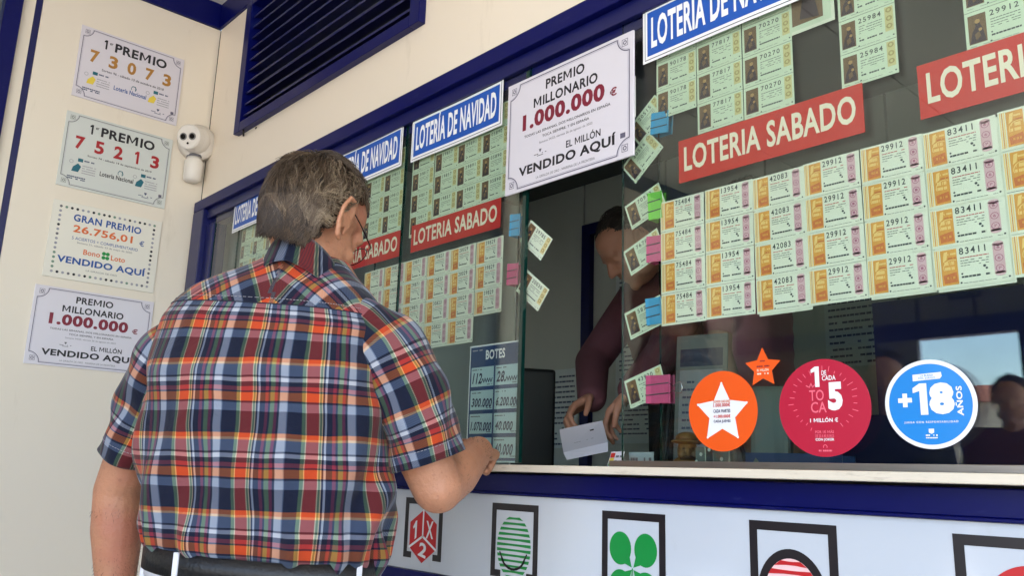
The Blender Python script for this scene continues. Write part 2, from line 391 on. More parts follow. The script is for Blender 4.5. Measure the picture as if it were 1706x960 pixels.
g = MB(); g.box(-2.05, -1.85, -4.348, -4.34, 2.36, 2.47, BLACKGAP); g.box(-2.03, -1.87, -4.339, -4.335, 2.38, 2.45, P("exit sign face", (60, 66, 64), .5)); g.v = [(x+2.5, y+4.35, z) for x, y, z in g.v]; g.build("small_sign", O)
# across the street
FAR = P("far plaster", (214, 196, 176), .8, .08, 1); FARROOF = P("far roof tiles", (150, 84, 62), .8, .15, 4); FARWIN = P("far window", (50, 58, 70), .2)
def far_building(x0, x1, y, h, label):
    b = thing("town_house", label, "building", ((x0+x1)/2, y, 0))
    g = MB(); W = (x1-x0)/2; g.box(-W, W, -8, 0, 0, h, FAR); g.build("wall", b)
    g = MB(); g.add([(-W-.3, .3, h+.002), (W+.3, .3, h+.002), (W+.3, -8.3, h+.002), (-W-.3, -8.3, h+.002), (-W, -4, h+1.3), (W, -4, h+1.3)], [(0, 1, 5, 4), (2, 3, 4, 5), (0, 4, 3), (1, 2, 5), (0, 3, 2, 1)], FARROOF); g.build("roof", b)
    n = int(2*W/2.4)
    for f in range(int(h/3)):
        for i in range(n):
            x = -W+(i+.5)*2*W/n; g = MB(); g.box(x-.5, x+.5, .01, .06, f*3+1, f*3+2.3, FARWIN); g.build("window", b)
far_building(-22, -12, -45, 5.5, "low plaster house with tiled roof across the street")
far_building(14, 34, -48, 9, "three storey plaster house farther along the street")
g = MB(); b = thing("street_sign_board", "blue sign board with a white T standing beyond the porch door", "sign", (-2.15, -6.2, 0))
g.box(-.55, .55, -.03, .03, 1.2, 1.62, P("street board blue", (36, 66, 132), .5)); g.build("board", b)
g = MB(); g.v = []; g.quad(-.14, 1.49, .14, 1.55, -.034, WHITE); g.quad(-.035, 1.27, .035, 1.49, -.034, WHITE); g.build("lettering", b)
g = MB()
for sx in (-.45, .45): g.box(sx-.03, sx+.03, -.029, .029, 0, 1.199, NAVY)
g.build("post", b)

# ---- inside the booth
IW = P("booth panel", (206, 208, 202), .5, .05, 2); IG = P("booth cabinet", (84, 88, 88), .5, .05, 2); IFL = P("booth floor", (58, 56, 54), .6)
B = thing("booth_interior", "dim grey panelled room behind the ticket window", "room", (-1.5, .9, .45))
def bpart(mb, name, parent=B, **k):
    mb.v = [(x+1.5, y-.9, z-.45) for x, y, z in mb.v]; return mb.build(name, parent, **k)
g = MB(); g.box(-3.6, 3.0, .06, 1.95, .40, .45, IFL); bpart(g, "floor")
g = MB(); g.box(-3.6, 3.0, .062, 1.95, 2.75, 2.8, IG); bpart(g, "ceiling")
g = MB()
x = -3.6
while x < 2.9:
    g.box(x+.006, x+.554, 1.9, 1.95, .451, 2.749, IW); x += .56
bpart(g, "wall")
g = MB(); g.box(-3.6, 3.0, 1.96, 1.99, .4, 2.8, NAVY); bpart(g, "wall_joints")
g = MB(); g.box(-3.66, -3.605, .062, 1.95, .4, 2.8, IW); bpart(g, "side_panel")
g = MB(); g.box(2.95, 3.0, .062, 1.89, .451, 2.749, IW); bpart(g, "side_panel")
g = MB(); g.box(-3.6, 3, .31, .62, 1.05, 1.09, IG); g.box(-3.6, 3, .31, .33, .451, 1.05, IG); bpart(g, "desk")
g = MB(); g.box(-3.02, -2.96, 1.86, 1.895, .451, 2.5, NAVY); g.box(-2.32, -2.26, 1.86, 1.895, .451, 2.5, NAVY); g.box(-2.96, -2.32, 1.86, 1.895, 2.44, 2.5, NAVY); bpart(g, "inner_door_frame")
g = MB(); g.box(-1.2, 2.0, 1.3, 1.88, .451, 1.74, P("booth navy cabinet", (22, 32, 104), .5)); g.box(-1.7, -1.21, 1.35, 1.88, .451, 1.38, MATS["booth navy cabinet"]); bpart(g, "cabinet")  # navy cabinet, its near end also standing in for a dark reflection in the panes
g = MB(); g.box(-.9, 2.0, 1.55, 1.88, 2.05, 2.12, NAVY); bpart(g, "shelf")
t = thing("added_light_blind", "pale blind added out of view to keep light from the booth past the last ticket strips", "blind", (1.35, .05, 1.20))  # added out of view to cut the light entering the booth
g = MB()
for i in range(24): g.box(-1.5, 1.5, .004*(i % 2), .004*(i % 2)+.002, .04*i+.0005, .04*i+.0395, CREAM)
g.build("fabric", t)
g = MB(); g.cyl((-1.52, .01, .975), (1.52, .01, .975), .02, STEEL); g.build("roller", t)

# ================================================================== SIGNS
def one(g, cx, z0, w, h, d, mat):
    g.poly([(cx+w*.5, z0), (cx+w*.5, z0+h), (cx-w*.05, z0+h), (cx-w*.6, z0+h*.86), (cx-w*.6, z0+h*.70), (cx-w*.08, z0+h*.76), (cx-w*.08, z0)], d, mat)
def ornate_border(g, W, H, d, mat, mat2, marg=.03):
    """Thin frame with concave quarter-round corners and a small square badge in each corner."""
    x0, x1, z0, z1 = -W/2+marg*W*.8, W/2-marg*W*.8, H*marg*.9, H-H*marg*.9; rc = .055*W/.43*.72
    for (cx, cz, a0) in ((x0, z0, 0), (x1, z0, 90), (x1, z1, 180), (x0, z1, 270)):
        g.ring(cx, cz, rc-.0028, rc, d, mat, 12, a0, a0+90); g.ring(cx, cz, rc-.0055, rc-.0042, d, mat2, 12, a0, a0+90)
        q = rc*.42; sx = 1 if cx < 0 else -1; sz = 1 if cz < H/2 else -1
        bx, bz = cx+sx*q*.9, cz+sz*q*.9
        g.line([(bx-q*.5, bz-q*.5), (bx+q*.5, bz-q*.5), (bx+q*.5, bz+q*.5), (bx-q*.5, bz+q*.5), (bx-q*.5, bz-q*.5)], .0014, d, mat)
        g.ring(bx, bz, q*.18, q*.34, d, mat, 12)
    for o, t, mt in ((0, .0026, mat), (.0045, .0012, mat2)):
        g.quad(x0+rc, z0+o, x1-rc, z0+o+t, d, mt); g.quad(x0+rc, z1-o-t, x1-rc, z1-o, d, mt)
        g.quad(x0+o, z0+rc, x0+o+t, z1-rc, d, mt); g.quad(x1-o-t, z0+rc, x1-o, z1-rc, d, mt)
def crest(g, cx, cz, s, d, mat):
    g.poly([(cx-s*.5, cz+s*.5), (cx+s*.5, cz+s*.5), (cx+s*.35, cz), (cx, cz-s*.5), (cx-s*.35, cz)], d, mat)
    g.dashes(cx-s*2.4, cx+s*2.4, cz-s*.95, s*.25, d, mat, 3); g.dashes(cx-s*1.2, cx+s*1.2, cz-s*1.45, s*.25, d, mat, 4)
def pboard(root, W, H, mat, t=.006):
    g = MB(); g.box(-W/2, W/2, -t, -.0005, 0, H, mat); return g.build("board", root, bevel=.0012)
BD = .0064
PLQ = P("plaque lilac white", (216, 211, 219), .3, .02, 6, coat=.3); PLQG = P("plaque grey white", (206, 210, 206), .3, .02, 6, coat=.3); PLQC = P("plaque ivory", (226, 222, 210), .4, .02, 6)
BORD = P("plaque border grey", (96, 92, 112), .5); BORD2 = P("plaque border pale", (170, 166, 182), .5); BORDG = P("plaque border olive", (110, 116, 112), .5)
TINYD = P("ink blue grey", (70, 80, 110), .6)

def first_prize(label, loc, digits, dmat, board, date, accent, bmat):
    W, H = .434, .32
    t = thing("prize_plaque", label, "plaque", loc, (0, 0, R(90)), "prize plaques on the side wall")
    pboard(t, W, H, board)
    g = MB(); ornate_border(g, W, H, BD, bmat, BORD2); g.build("border", t)
    g = MB()
    X = lambda u: (u-.5)*W
    Z = lambda v: (1-v)*H
    one(g, X(.235), Z(.235), .012, .042, BD, INK); g.text("er", X(.285), Z(.155), .013, .010, BD, INK, .02); g.text("PREMIO", X(.575), Z(.235), .22, .042, BD, INK, .034)
    for i, ch in enumerate(digits): g.text(ch, X(.15+.175*i), Z(.475), .036 if ch != "1" else .018, .056, BD, dmat, .035) if ch != "1" else one(g, X(.15+.175*i), Z(.475), .016, .056, BD, dmat)
    g.text(date, X(.53), Z(.555), .26, .011, BD, INK, .01)
    g.text("Lotería Nacional", X(.515), Z(.76), .135, .020, BD, DEEPBLUE if accent is YELLOW else INK, .02)
    g.ring(X(.545), Z(.665), .009, .0115, BD, TEALINK, 16, -40, 220); g.line([(X(.53), Z(.63)), (X(.56), Z(.63)), (X(.56), Z(.69))], .0022, BD, TEALINK)
    for u in (.17, .75):
        g.quad(X(u-.015), Z(.64), X(u+.03), Z(.595), BD, TEALINK); g.dashes(X(u+.04), X(u+.13), Z(.625), .006, BD, TINYD, 1)
        g.poly([(X(u-.05), Z(.72)), (X(u-.01), Z(.665)), (X(u+.02), Z(.7)), (X(u), Z(.78)), (X(u-.06), Z(.78))], BD, accent)
        for k in range(4): g.dashes(X(u+.03), X(u+.15), Z(.69+.032*k), .004, BD, LGREY, 5+k)
        g.ring(X(u-.07), Z(.655), .006, .008, BD, LGREY, 12)
    g.dashes(X(.08), X(.24), Z(.86), .005, BD, TINYD, 8); g.dashes(X(.08), X(.24), Z(.885), .005, BD, TINYD, 9)
    crest(g, X(.80), Z(.86), .012, BD, TINYD); g.quad(X(.925), Z(.86), X(.955), Z(.82), BD, BORD)
    g.build("lettering", t)
    g = MB(); g.quad(-.01, -.004, .012, .004, .004, P("clear clip", (120, 120, 118), .3)); g.v = [(x, y, z) for x, y, z in g.v]
    return t
first_prize("white plaque reading first prize 73073 in gold digits", (-3.6255, -.369, 2.627), "73073", GOLD, PLQ, "Sorteo 96 - sábado 13 de octubre de 2018", YELLOW, BORD)
first_prize("white plaque reading first prize 75213 in red digits", (-3.6255, -.375, 2.237), "75213", REDINK, PLQG, "Sorteo 74 - sábado 14 de septiembre de 2019", TEALINK, BORDG)

def million(root, W, H, dmat):
    ob = pboard(root, W, H, PLQ)
    g = MB(); ornate_border(g, W, H, BD, BORD, BORD2); g.build("border", root)
    g = MB(); X = lambda u: (u-.5)*W
    Z = lambda v: (1-v)*H
    g.text("PREMIO", X(.49), Z(.175), W*.31, H*.088, BD, INK, .028); g.text("MILLONARIO", X(.49), Z(.305), W*.51, H*.088, BD, INK, .028)
    g.text("1.000.000", X(.47), Z(.475), W*.655, H*.145, BD, dmat, .045); g.text("€", X(.86), Z(.475), W*.05, H*.07, BD, dmat, .03)
    g.text("TODAS LAS SEMANAS, DOS MILLONARIOS EN ESPAÑA", X(.5), Z(.545), W*.68, H*.032, BD, INK, .01)
    g.text("TOCA SIEMPRE, Y EN ESPAÑA", X(.5), Z(.595), W*.37, H*.032, BD, INK, .01)
    g.text("Semana 34/22, viernes 26 de agosto de 2022", X(.5), Z(.645), W*.42, H*.026, BD, GREYINK, .0)
    crest(g, X(.30), Z(.70), H*.03, BD, GREYINK)
    g.text("EL MILLÓN", X(.64), Z(.76), W*.26, H*.075, BD, INK, .02)
    g.text("VENDIDO AQUÍ", X(.5), Z(.885), W*.76, H*.115, BD, INK, .036)
    g.text("LA GIRALDA DE ORO - MAIRENA DE LA FRONTERA", X(.5), Z(.935), W*.46, H*.022, BD, GREYINK, 0)
    g.quad(X(.91), Z(.84), X(.945), Z(.80), BD, BORD)
    g.build("lettering", root)
t = thing("prize_plaque", "lowest plaque on the side wall, lilac with maroon million euro figure", "plaque", (-3.6255, -.379, 1.512), (0, 0, R(90)), "prize plaques on the side wall")
million(t, .456, .311, MAROON)
t = thing("prize_plaque", "ivory plaque with dotted border, blue heading and orange amount 26.756,01", "plaque", (-3.6255, -.375, 1.86), (0, 0, R(90)), "prize plaques on the side wall")
W, H = .43, .316
pboard(t, W, H, PLQC)
g = MB(); X = lambda u: (u-.5)*W
Z = lambda v: (1-v)*H
dots = [INK, LGREY, GREYINK, P("dot green", (110, 140, 120), .5), P("dot grey", (150, 150, 160), .5)]
for i in range(19):
    for v in (.075, .925): g.disc(X(.07+.86*i/18), Z(v), .0055, BD, rng.choice(dots), 10)
for i in range(1, 14):
    for u in (.07, .93): g.disc(X(u), Z(.075+.85*i/14), .0055, BD, rng.choice(dots), 10)
g.build("border", t)
g = MB()
g.text("GRAN PREMIO", X(.5), Z(.235), W*.62, H*.095, BD, DEEPBLUE, .03); g.text("26.756,01", X(.47), Z(.395), W*.54, H*.115, BD, ORANGEINK, .025); g.text("€", X(.83), Z(.395), W*.045, H*.075, BD, DEEPBLUE, .02)
g.text("5 ACIERTOS + COMPLEMENTARIO", X(.5), Z(.475), W*.6, H*.04, BD, DEEPBLUE, .0); g.text("Semana 21, sábado 23 de mayo de 2020", X(.5), Z(.525), W*.5, H*.03, BD, GREYINK, .0)
g.text("Bono", X(.39), Z(.65), W*.15, H*.07, BD, ORANGEINK, .02); g.text("Loto", X(.63), Z(.66), W*.13, H*.07, BD, ORANGEINK, .02)
for sx in (-1, 1):
    for sz in (-1, 1): g.disc(X(.515)+sx*.0075, Z(.615)+sz*.0085, .0078, BD, GREENINK, 14)
g.text("VENDIDO AQUÍ", X(.5), Z(.81), W*.8, H*.125, BD, DEEPBLUE, .035); g.text("LA GIRALDA DE ORO", X(.5), Z(.86), W*.28, H*.022, BD, GREYINK, 0)
g.build("lettering", t)

t = thing("millionaire_poster", "white poster with maroon 1.000.000 figure fixed over the gap between window panes", "poster", (-1.332, -.020, 1.852))
million(t, .424, .306, MAROON)
for x in (-.19, .19):
    g = MB(); g.box(x-.012, x+.012, -.0004, .0145, .1, .2, P("foam tape", (210, 210, 205), .8)); g.build("mounting_tape", t)

# blue NAVIDAD banners (outside the glass)
def banner(cx, z0, W, label):
    H = .138
    t = thing("christmas_lottery_banner", label, "banner", (cx, -.0048, z0), (0, 0, 0), "blue banners over the ticket window")
    n = 14; g = MB()
    ph = rng.uniform(0, 6)
    bulge = lambda x: .0016+.0022*(.5+.5*math.sin(x*14+ph))
    def sheet(x0, x1, za, zb, off, mt):
        vs = []; fs = []
        for i in range(n+1):
            x = x0+(x1-x0)*i/n
            for z in (za, zb): vs.append((x, -bulge(x)-off, z))
        for i in range(n): fs.append((2*i, 2*i+2, 2*i+3, 2*i+1))
        g.add(vs, fs, mt)
    w2 = W/2
    sheet(-w2, w2, 0, H, 0, WHITE); sheet(-w2+.006, w2-.006, .006, H-.006, .0006, INK); sheet(-w2+.0075, w2-.0075, .0075, H-.0075, .0009, WHITE); sheet(-w2+.0135, w2-.0135, .0145, H-.0145, .0012, NAVBLUE)
    g.build("board", t)
    g = MB(); g.text("LOTERÍA DE NAVIDAD", 0, .031, W-.05, .096, 0, WHITE, .03)
    g.v = [(x, -bulge(x)-.0019, z) for x, y, z in g.v]; g.build("lettering", t)
banner(-3.035, 2.086, .42, "blue christmas lottery banner farthest along the window, nearest the side wall")
banner(-2.250, 2.072, .405, "blue christmas lottery banner partly behind the man's grey head")
banner(-1.792, 2.068, .415, "blue christmas lottery banner between the man's head and the millionaire poster")
banner(-.893, 2.072, .43, "big near blue christmas lottery banner above ticket strips 90178, 77817 and 70270")
# red SABADO signs (inside the glass)
def red_sign(cx, z0, W, H, label, y=.0032):
    t = thing("saturday_lottery_sign", label, "sign", (cx, y, z0), (0, 0, 0), "red signs between the ticket rows")
    g = MB(); g.box(-W/2, W/2, .0, .0012, 0, H, SABRED); g.build("board", t)
    g = MB(); g.text("LOTERIA SABADO", 0, H*.24, W*.93, H*.58, .0006, CREAMTXT, .024); g.build("lettering", t)
red_sign(-2.246, 1.785, .4, .083, "red Saturday lottery sign half hidden by the man's glasses")
red_sign(-1.790, 1.785, .398, .083, "red Saturday lottery sign between the man's face and the millionaire poster")
red_sign(-.818, 1.768, .404, .096, "red Saturday lottery sign fully in view above orange strips 75484 and 13954")
red_sign(-.318, 1.762, .404, .099, "red Saturday lottery sign above orange strip 83411, cut by the photo edge")

# round stickers
OS = P("sticker orange", (240, 90, 20), .35, .02, coat=.2); RS = P("sticker crimson", (186, 22, 56), .35, .02, coat=.2); BS = P("sticker blue", (18, 132, 214), .35, .02, coat=.2); PINKTXT = P("sticker pink", (240, 110, 130), .4)
def star(cx, cz, r, q=.42, n=5, rnd=0):
    return [(cx+(r if i % 2 == 0 else r*q)*math.sin(math.pi*i/n), cz+(r if i % 2 == 0 else r*q)*math.cos(math.pi*i/n)) for i in range(2*n)]
def sticker_plate(t, r, mat, pts=None):
    g = MB(); n = 64
    pts = pts or [(r*math.cos(2*math.pi*i/n), r*math.sin(2*math.pi*i/n)) for i in range(n)]
    k = len(pts); vs = [(x, 0, z) for x, z in pts]+[(x, -.0008, z) for x, z in pts]
    g.add(vs, [tuple(range(k, 2*k))]+[(i, (i+1) % k, k+(i+1) % k, k+i) for i in range(k)], mat); g.build("plate", t)
SD = .0012
t = thing("round_sticker", "round orange sticker with a big white star on the window", "sticker", (-.921, -.0046, 1.283), (0, 0, 0), "round stickers on the window")
sticker_plate(t, .0765, OS)
g = MB(); st = star(0, -.004, .060, .50)
g.poly(st, SD, WHITE)
for i in range(0, 10, 2): g.disc(st[i][0]*.945, -.004+(st[i][1]+.004)*.945, .0024, SD+.00015, WHITE, 14)
g.build("star", t)
g = MB()
for s_, z, h, mt in (("DONDE CAE UNO", .0155, .005, ORANGEINK), ("1.000.000€", .0075, .0075, SABRED), ("CADA MARTES", -.0035, .0065, NAVY), ("+1.000.000€", -.0135, .0065, SABRED), ("CADA JUEVES", -.0235, .0065, NAVY)):
    g.text(s_, 0, z, .0375, h, SD+.0006, mt, .03)
g.build("lettering", t)
t = thing("star_sticker", "small orange star shaped sticker above the round ones", "sticker", (-.831, -.0046, 1.357))
sticker_plate(t, 0, OS, star(0, .002, .0385, .5))
g = MB(); g.text("EL MILLÓN", 0, -.004, .024, .0055, SD, CREAMTXT, .03); g.dashes(-.014, .014, .004, .0024, SD, MAROON, 2); g.dashes(-.012, .012, -.010, .003, SD, CREAMTXT, 3); g.dashes(-.005, .005, .014, .002, SD, MAROON, 4); g.build("lettering", t)
t = thing("round_sticker", "round crimson sticker reading 1 de cada 5 toca", "sticker", (-.716, -.0046, 1.282), (0, 0, 0), "round stickers on the window")
sticker_plate(t, .0845, RS)
g = MB()
one(g, -.012, .036, .014, .036, SD, WHITE); g.text("DE", .004, .056, .009, .0085, SD, WHITE, .02); g.text("CADA", .0125, .0465, .025, .0085, SD, WHITE, .02)
g.text("5", .0225, -.006, .0265, .049, SD, WHITE, .06); g.text("TO", -.0115, .012, .027, .019, SD, PINKTXT, .01); g.text("CA", -.0085, -.009, .029, .019, SD, PINKTXT, .01)
g.line([(-.03, .039), (-.024, .036), (-.021, .043), (-.018, .036), (-.013, .041)], .0018, SD, PINKTXT)
g.text("1 MILLÓN €", 0, -.0255, .051, .0085, SD, WHITE, .03)
g.text("POR 1€ MÁS", 0, -.0445, .034, .006, SD, PINKTXT, .02); g.text("DE 20 A 80 EUROS", 0, -.0515, .034, .005, SD, PINKTXT, .01); g.text("CON JOKER", 0, -.0585, .034, .0058, SD, WHITE, .03)
g.ring(0, -.0675, .0026, .004, SD, PINKTXT, 14, -30, 210); g.dashes(-.012, .012, -.0755, .003, SD, PINKTXT, 6)
for i in range(30):
    a = R(12*i+5)
    if .25 < (i/30) < .27 or 0.68 < i/30 < .82: continue
    r1 = rng.uniform(.05, .056); r2 = r1+rng.uniform(.004, .011)
    g.line([(r1*math.cos(a), .012+r1*math.sin(a)*.95), (r2*math.cos(a), .012+r2*math.sin(a)*.95)], .0012, SD, PINKTXT)
g.build("lettering", t)
t = thing("round_sticker", "round blue +18 sticker with a white rim", "sticker", (-.538, -.0046, 1.281), (0, 0, 0), "round stickers on the window")
sticker_plate(t, .0705, WHITE)
g = MB(); g.disc(0, 0, .0638, SD, BS, 64); g.build("blue_disc", t)
g = MB(); q = SD+.0006
g.text("+", -.0375, -.004, .022, .022, q, WHITE, .06); one(g, -.0125, -.017, .020, .05, q, WHITE); g.text("8", .019, -.017, .038, .05, q, WHITE, .07)
g.text("AÑOS", .050, .003, .046, .011, q, WHITE, .03, rot=90)
g.poly([(-.023, .037), (.019, .039), (.022, .043), (.021, .0495), (-.023, .0475)], q, WHITE); g.text("LA BUENA", -.001, .0435, .02, .0035, q+.0004, BS, 0); g.text("DEL JUEGO", -.001, .039, .026, .0035, q+.0004, BS, 0)
g.text("JUEGA CON RESPONSABILIDAD", 0, -.031, .082, .0042, q, WHITE, .02, sp=1.3); g.poly([(-.004, -.039), (.004, -.039), (.004, -.045), (0, -.047), (-.004, -.045)], q, WHITE); g.dashes(-.009, .009, -.0505, .0026, q, WHITE, 3); g.dashes(-.009, .009, -.054, .0018, q, WHITE, 4)
g.build("lettering", t)

# board of jackpots
BT = P("jackpot board teal", (8, 52, 100), .4, .04); BTC = P("jackpot cell", (178, 204, 208), .45, .03); PEN = P("felt pen", (20, 20, 62), .5)
t = thing("jackpot_board", "blue BOTES board with handwritten jackpots propped on the counter behind the glass", "board", (-1.598, .0096, 1.1800))
W, H = .204, .299
g = MB(); g.box(-W/2, W/2, 0, .004, 0, H, WHITE); g.quad(-W/2+.004, 0.0, W/2-.002, H-.004, .0004, BT); g.build("board", t)
g = MB(); g.quad(-W/2+.01, .004, W/2-.008, .0, .0009, BTC); g.build("footer", t)
g = MB(); g.text("BOTES", .0, H-.040, .074, .025, .0012, WHITE, .03); g.dashes(-.09, -.05, H-.015, .003, .0012, LGREY, 1); g.build("heading", t)
hand = [("112", .036), ("28.", .034), ("300.000", .078), ("6.200.000", .084), ("1.070.000", .078), ("40.000", .064), ("", 0), ("40.000", .066)]
for k, (s_, wd) in enumerate(hand):
    x0 = -W/2+.010+(k % 2)*.094; z1 = H-.058-(k//2)*.060
    g = MB(); g.quad(x0, z1-.050, x0+.088, z1, .0009, BTC); x0 += .002
    g.dashes(x0+.002, x0+.04, z1-.008, .003, .0014, GREYINK, k); g.dashes(x0+.062, x0+.082, z1-.047, .0024, .0014, GREYINK, k+20)
    ce = g.build("cell", t)
    if s_:
        g = MB(); g.text(s_, x0+.003, z1-.042, wd, .028 if k < 2 or k == 7 else .023, .0014, PEN, .03, shear=.15, rot=-2, al='l')
        if k < 2: g.line([(x0+wd+.004+i*.0046, z1-.040+(.010 if i % 2 else 0)) for i in range(10)], .0026, .0014, PEN)
        g.build("handwriting", ce)

# ================================================================== TICKETS
TG = P("ticket paper green", (208, 220, 196), .6, .03, 12); TW = P("ticket paper pale", (228, 230, 212), .6, .03, 12); TBG = P("ticket beige column", (206, 196, 142), .6, .06, 40); TBG2 = P("ticket beige seal", (168, 152, 98), .6)
TBR = P("ticket picture brown", (112, 86, 60), .6, .35, 90); TBR2 = P("ticket picture dark", (58, 44, 52), .6, .4, 120); TBR3 = P("ticket picture light", (176, 140, 90), .6, .2, 90); TNUM = P("ticket number ink", (70, 74, 74), .6); TLN = P("ticket line ink", (120, 128, 118), .6); TLD = P("ticket dark ink", (64, 70, 72), .6)
TOR = P("ticket orange", (224, 160, 76), .6, .25, 70); TOD = P("ticket burnt orange", (208, 118, 66), .6, .3, 90); TOL = P("ticket pale orange", (244, 206, 130), .6, .1, 60); TPK = P("ticket pink", (218, 178, 184), .6, .1, 50); TPD = P("ticket pink dark", (176, 108, 132), .6); TRD = P("ticket red ink", (190, 90, 90), .6)
_tm = {}
def ticket_mesh(kind, num):
    k = (kind, num)
    if k in _tm: return _tm[k]
    g = MB(); w, h = 1.0, 1.0; q = random.Random(num); W, H = .108, .0685
    X = lambda u: (u-.5)*W
    Z = lambda v: (1-v)*H
    d = .00035
    g.quad(-W/2, .0004, W/2, H-.0004, 0, TG if kind == "nav" else TW)
    if kind == "nav":
        g.quad(X(.045), Z(.86), X(.30), Z(.10), d, TBR); g.poly([(X(.06), Z(.84)), (X(.10), Z(.55)), (X(.15), Z(.42)), (X(.145), Z(.26)), (X(.19), Z(.20)), (X(.215), Z(.36)), (X(.25), Z(.52)), (X(.285), Z(.84))], d*2, TBR2)
        g.disc(X(.18), Z(.29), .0042, d*3, TBR3, 10); g.disc(X(.215), Z(.52), .003, d*3, TBR3, 8); g.poly([(X(.13), Z(.62)), (X(.2), Z(.56)), (X(.22), Z(.7)), (X(.15), Z(.78))], d*3, TBR)
        g.text(num, X(.555), Z(.255), W*.40, H*.15, d, TNUM, .015, sp=1.25)
        for v, mt, hh, f_ in ((.36, TLN, .0016, .9), (.43, TLN, .0016, .8), (.50, TLN, .0014, .7), (.56, TLN, .0014, .5), (.78, TLD, .003, .85)): g.dashes(X(.36), X(.77), Z(v), hh, d, mt, q.randint(0, 99), f_)
        g.disc(X(.37), Z(.68), .0014, d, TLD, 8); g.disc(X(.35), Z(.90), .0016, d, TLD, 8); g.disc(X(.955), Z(.9), .0016, d, TLD, 8); g.dashes(X(.05), X(.93), Z(.93), .0008, d, TLN, 5, .7)
        g.quad(X(.82), Z(.76), X(.965), Z(.06), d, TBG)
        for v in (.16, .40, .62): g.disc(X(.893), Z(v), .0058, d*2, TBG2, 12, .0052); g.disc(X(.893), Z(v), .0028, d*3, TBG, 8)
    else:
        g.quad(X(.02), Z(.93), X(.035), Z(.05), d, TOL); g.quad(X(.045), Z(.93), X(.06), Z(.05), d, TOR); g.quad(X(.068), Z(.93), X(.085), Z(.05), d, TOL)
        g.quad(X(.10), Z(.92), X(.32), Z(.06), d, TOR); g.poly([(X(.13), Z(.88)), (X(.12), Z(.68)), (X(.3), Z(.62)), (X(.31), Z(.86))], d*2, TOD); g.ring(X(.25), Z(.5), .012, .0132, d*2, TOL, 14, 60, 200)
        g.dashes(X(.15), X(.28), Z(.44), .006, d*3, TOL, q.randint(0, 99)); g.dashes(X(.15), X(.28), Z(.56), .005, d*3, TOL, q.randint(0, 99)); g.dashes(X(.17), X(.28), Z(.78), .004, d*3, TOR, q.randint(0, 99)); g.poly([(X(.13), Z(.36)), (X(.15), Z(.12)), (X(.2), Z(.1)), (X(.18), Z(.3))], d*2, TOL); g.dashes(X(.2), X(.31), Z(.2), .003, d*2, TOL, q.randint(0, 99)); g.dashes(X(.2), X(.31), Z(.3), .003, d*2, TOD, q.randint(0, 99))
        g.text(num, X(.525), Z(.23), W*.345, H*.165, d, TNUM, .015, sp=1.2)
        for v, mt, hh, f_ in ((.32, TRD, .0016, .9), (.39, TLN, .0014, .9), (.45, TLN, .0014, .8), (.51, TLN, .0012, .6), (.79, TLD, .003, .9)): g.dashes(X(.36), X(.73), Z(v), hh, d, mt, q.randint(0, 99), f_)
        g.disc(X(.665), Z(.57), .0022, d, TLD, 8); g.disc(X(.69), Z(.63), .0018, d, TLD, 8); g.disc(X(.37), Z(.69), .0016, d, TLD, 8); g.disc(X(.35), Z(.90), .0016, d, TLD, 8); g.disc(X(.96), Z(.9), .0016, d, TLD, 8); g.dashes(X(.38), X(.93), Z(.925), .0009, d, TLN, 5, .9)
        g.quad(X(.785), Z(.80), X(.925), Z(.10), d, TPK); g.disc(X(.855), Z(.10), .0075, d, TPK, 14, .004); g.disc(X(.855), Z(.80), .0075, d, TPK, 14, .004)
        for v in (.19, .44, .68):
            g.ring(X(.855), Z(v), .0048, .0058, d*2, TPD, 12); g.text(q.choice(["3ª", "1", "6", "15"]), X(.855), Z(v)-.0022, .004, .0045, d*2, TPD, .03)
    _tm[k] = g.mesh("ticket"); return _tm[k]
ET = MB(); ET.box(-.5, .5, 0, .0006, 0, 1, TW)
BACKM = ET.mesh("backing_sheet")
def strip(kind, num, xl, z0, n, label, group, y=.0066, pitch=.1085, rowh=.0683, tilt=None, back=False):
    t = thing("ticket_strip", label, "lottery tickets", (xl+pitch/2, y+rng.uniform(0, .0022), z0), (0, R(tilt if tilt is not None else rng.uniform(-.5, .5)), 0), group)
    me = ticket_mesh(kind, num)
    for i in range(n):
        o = bpy.data.objects.new("ticket", me); COL.objects.link(o); o.parent = t; o.location = (0, 0, i*rowh); o.scale = (pitch/.108, 1, rowh/.0685)
    if back:
        o = bpy.data.objects.new("backing_sheet", BACKM); COL.objects.link(o); o.parent = t; o.location = (.0035, .002, -.004); o.scale = (pitch, 1, n*rowh)
    return t
GS = "orange Saturday ticket strips in the near window"; GN = "green Christmas ticket strips in the near window"; GSL = "orange Saturday ticket strips in the far window"; GNL = "green Christmas ticket strips in the far window"
strip("sab", "75484", -1.072, 1.465, 4, "orange ticket strip numbered 75484 at the edge beside the coloured clips", GS, pitch=.111)
strip("sab", "13954", -.961, 1.466, 4, "orange ticket strip numbered 13954", GS, pitch=.111, y=.006)
strip("sab", "42083", -.846, 1.464, 4, "orange ticket strip numbered 42083", GS, pitch=.1085, back=True)
strip("sab", "29912", -.7375, 1.466, 4, "orange ticket strip numbered 29912, adjoining strip 42083", GS, pitch=.1075, y=.006)
strip("sab", "29912", -.630, 1.467, 4, "orange ticket strip numbered 29912, adjoining strip 83411", GS, pitch=.1075, back=True)
strip("sab", "83411", -.519, 1.465, 4, "orange ticket strip numbered 83411", GS, pitch=.114, y=.006, back=True)
strip("sab", "83417", -.404, 1.468, 4, "orange ticket strip past 83411, cut off by the photo edge", GS, pitch=.112)
strip("nav", "90178", -1.082, 1.932, 3, "green ticket strip numbered 90178, the shortest below the near blue banner", GN, pitch=.1065)
strip("nav", "77817", -.973, 1.867, 4, "green ticket strip numbered 77817", GN, pitch=.1105, y=.006)
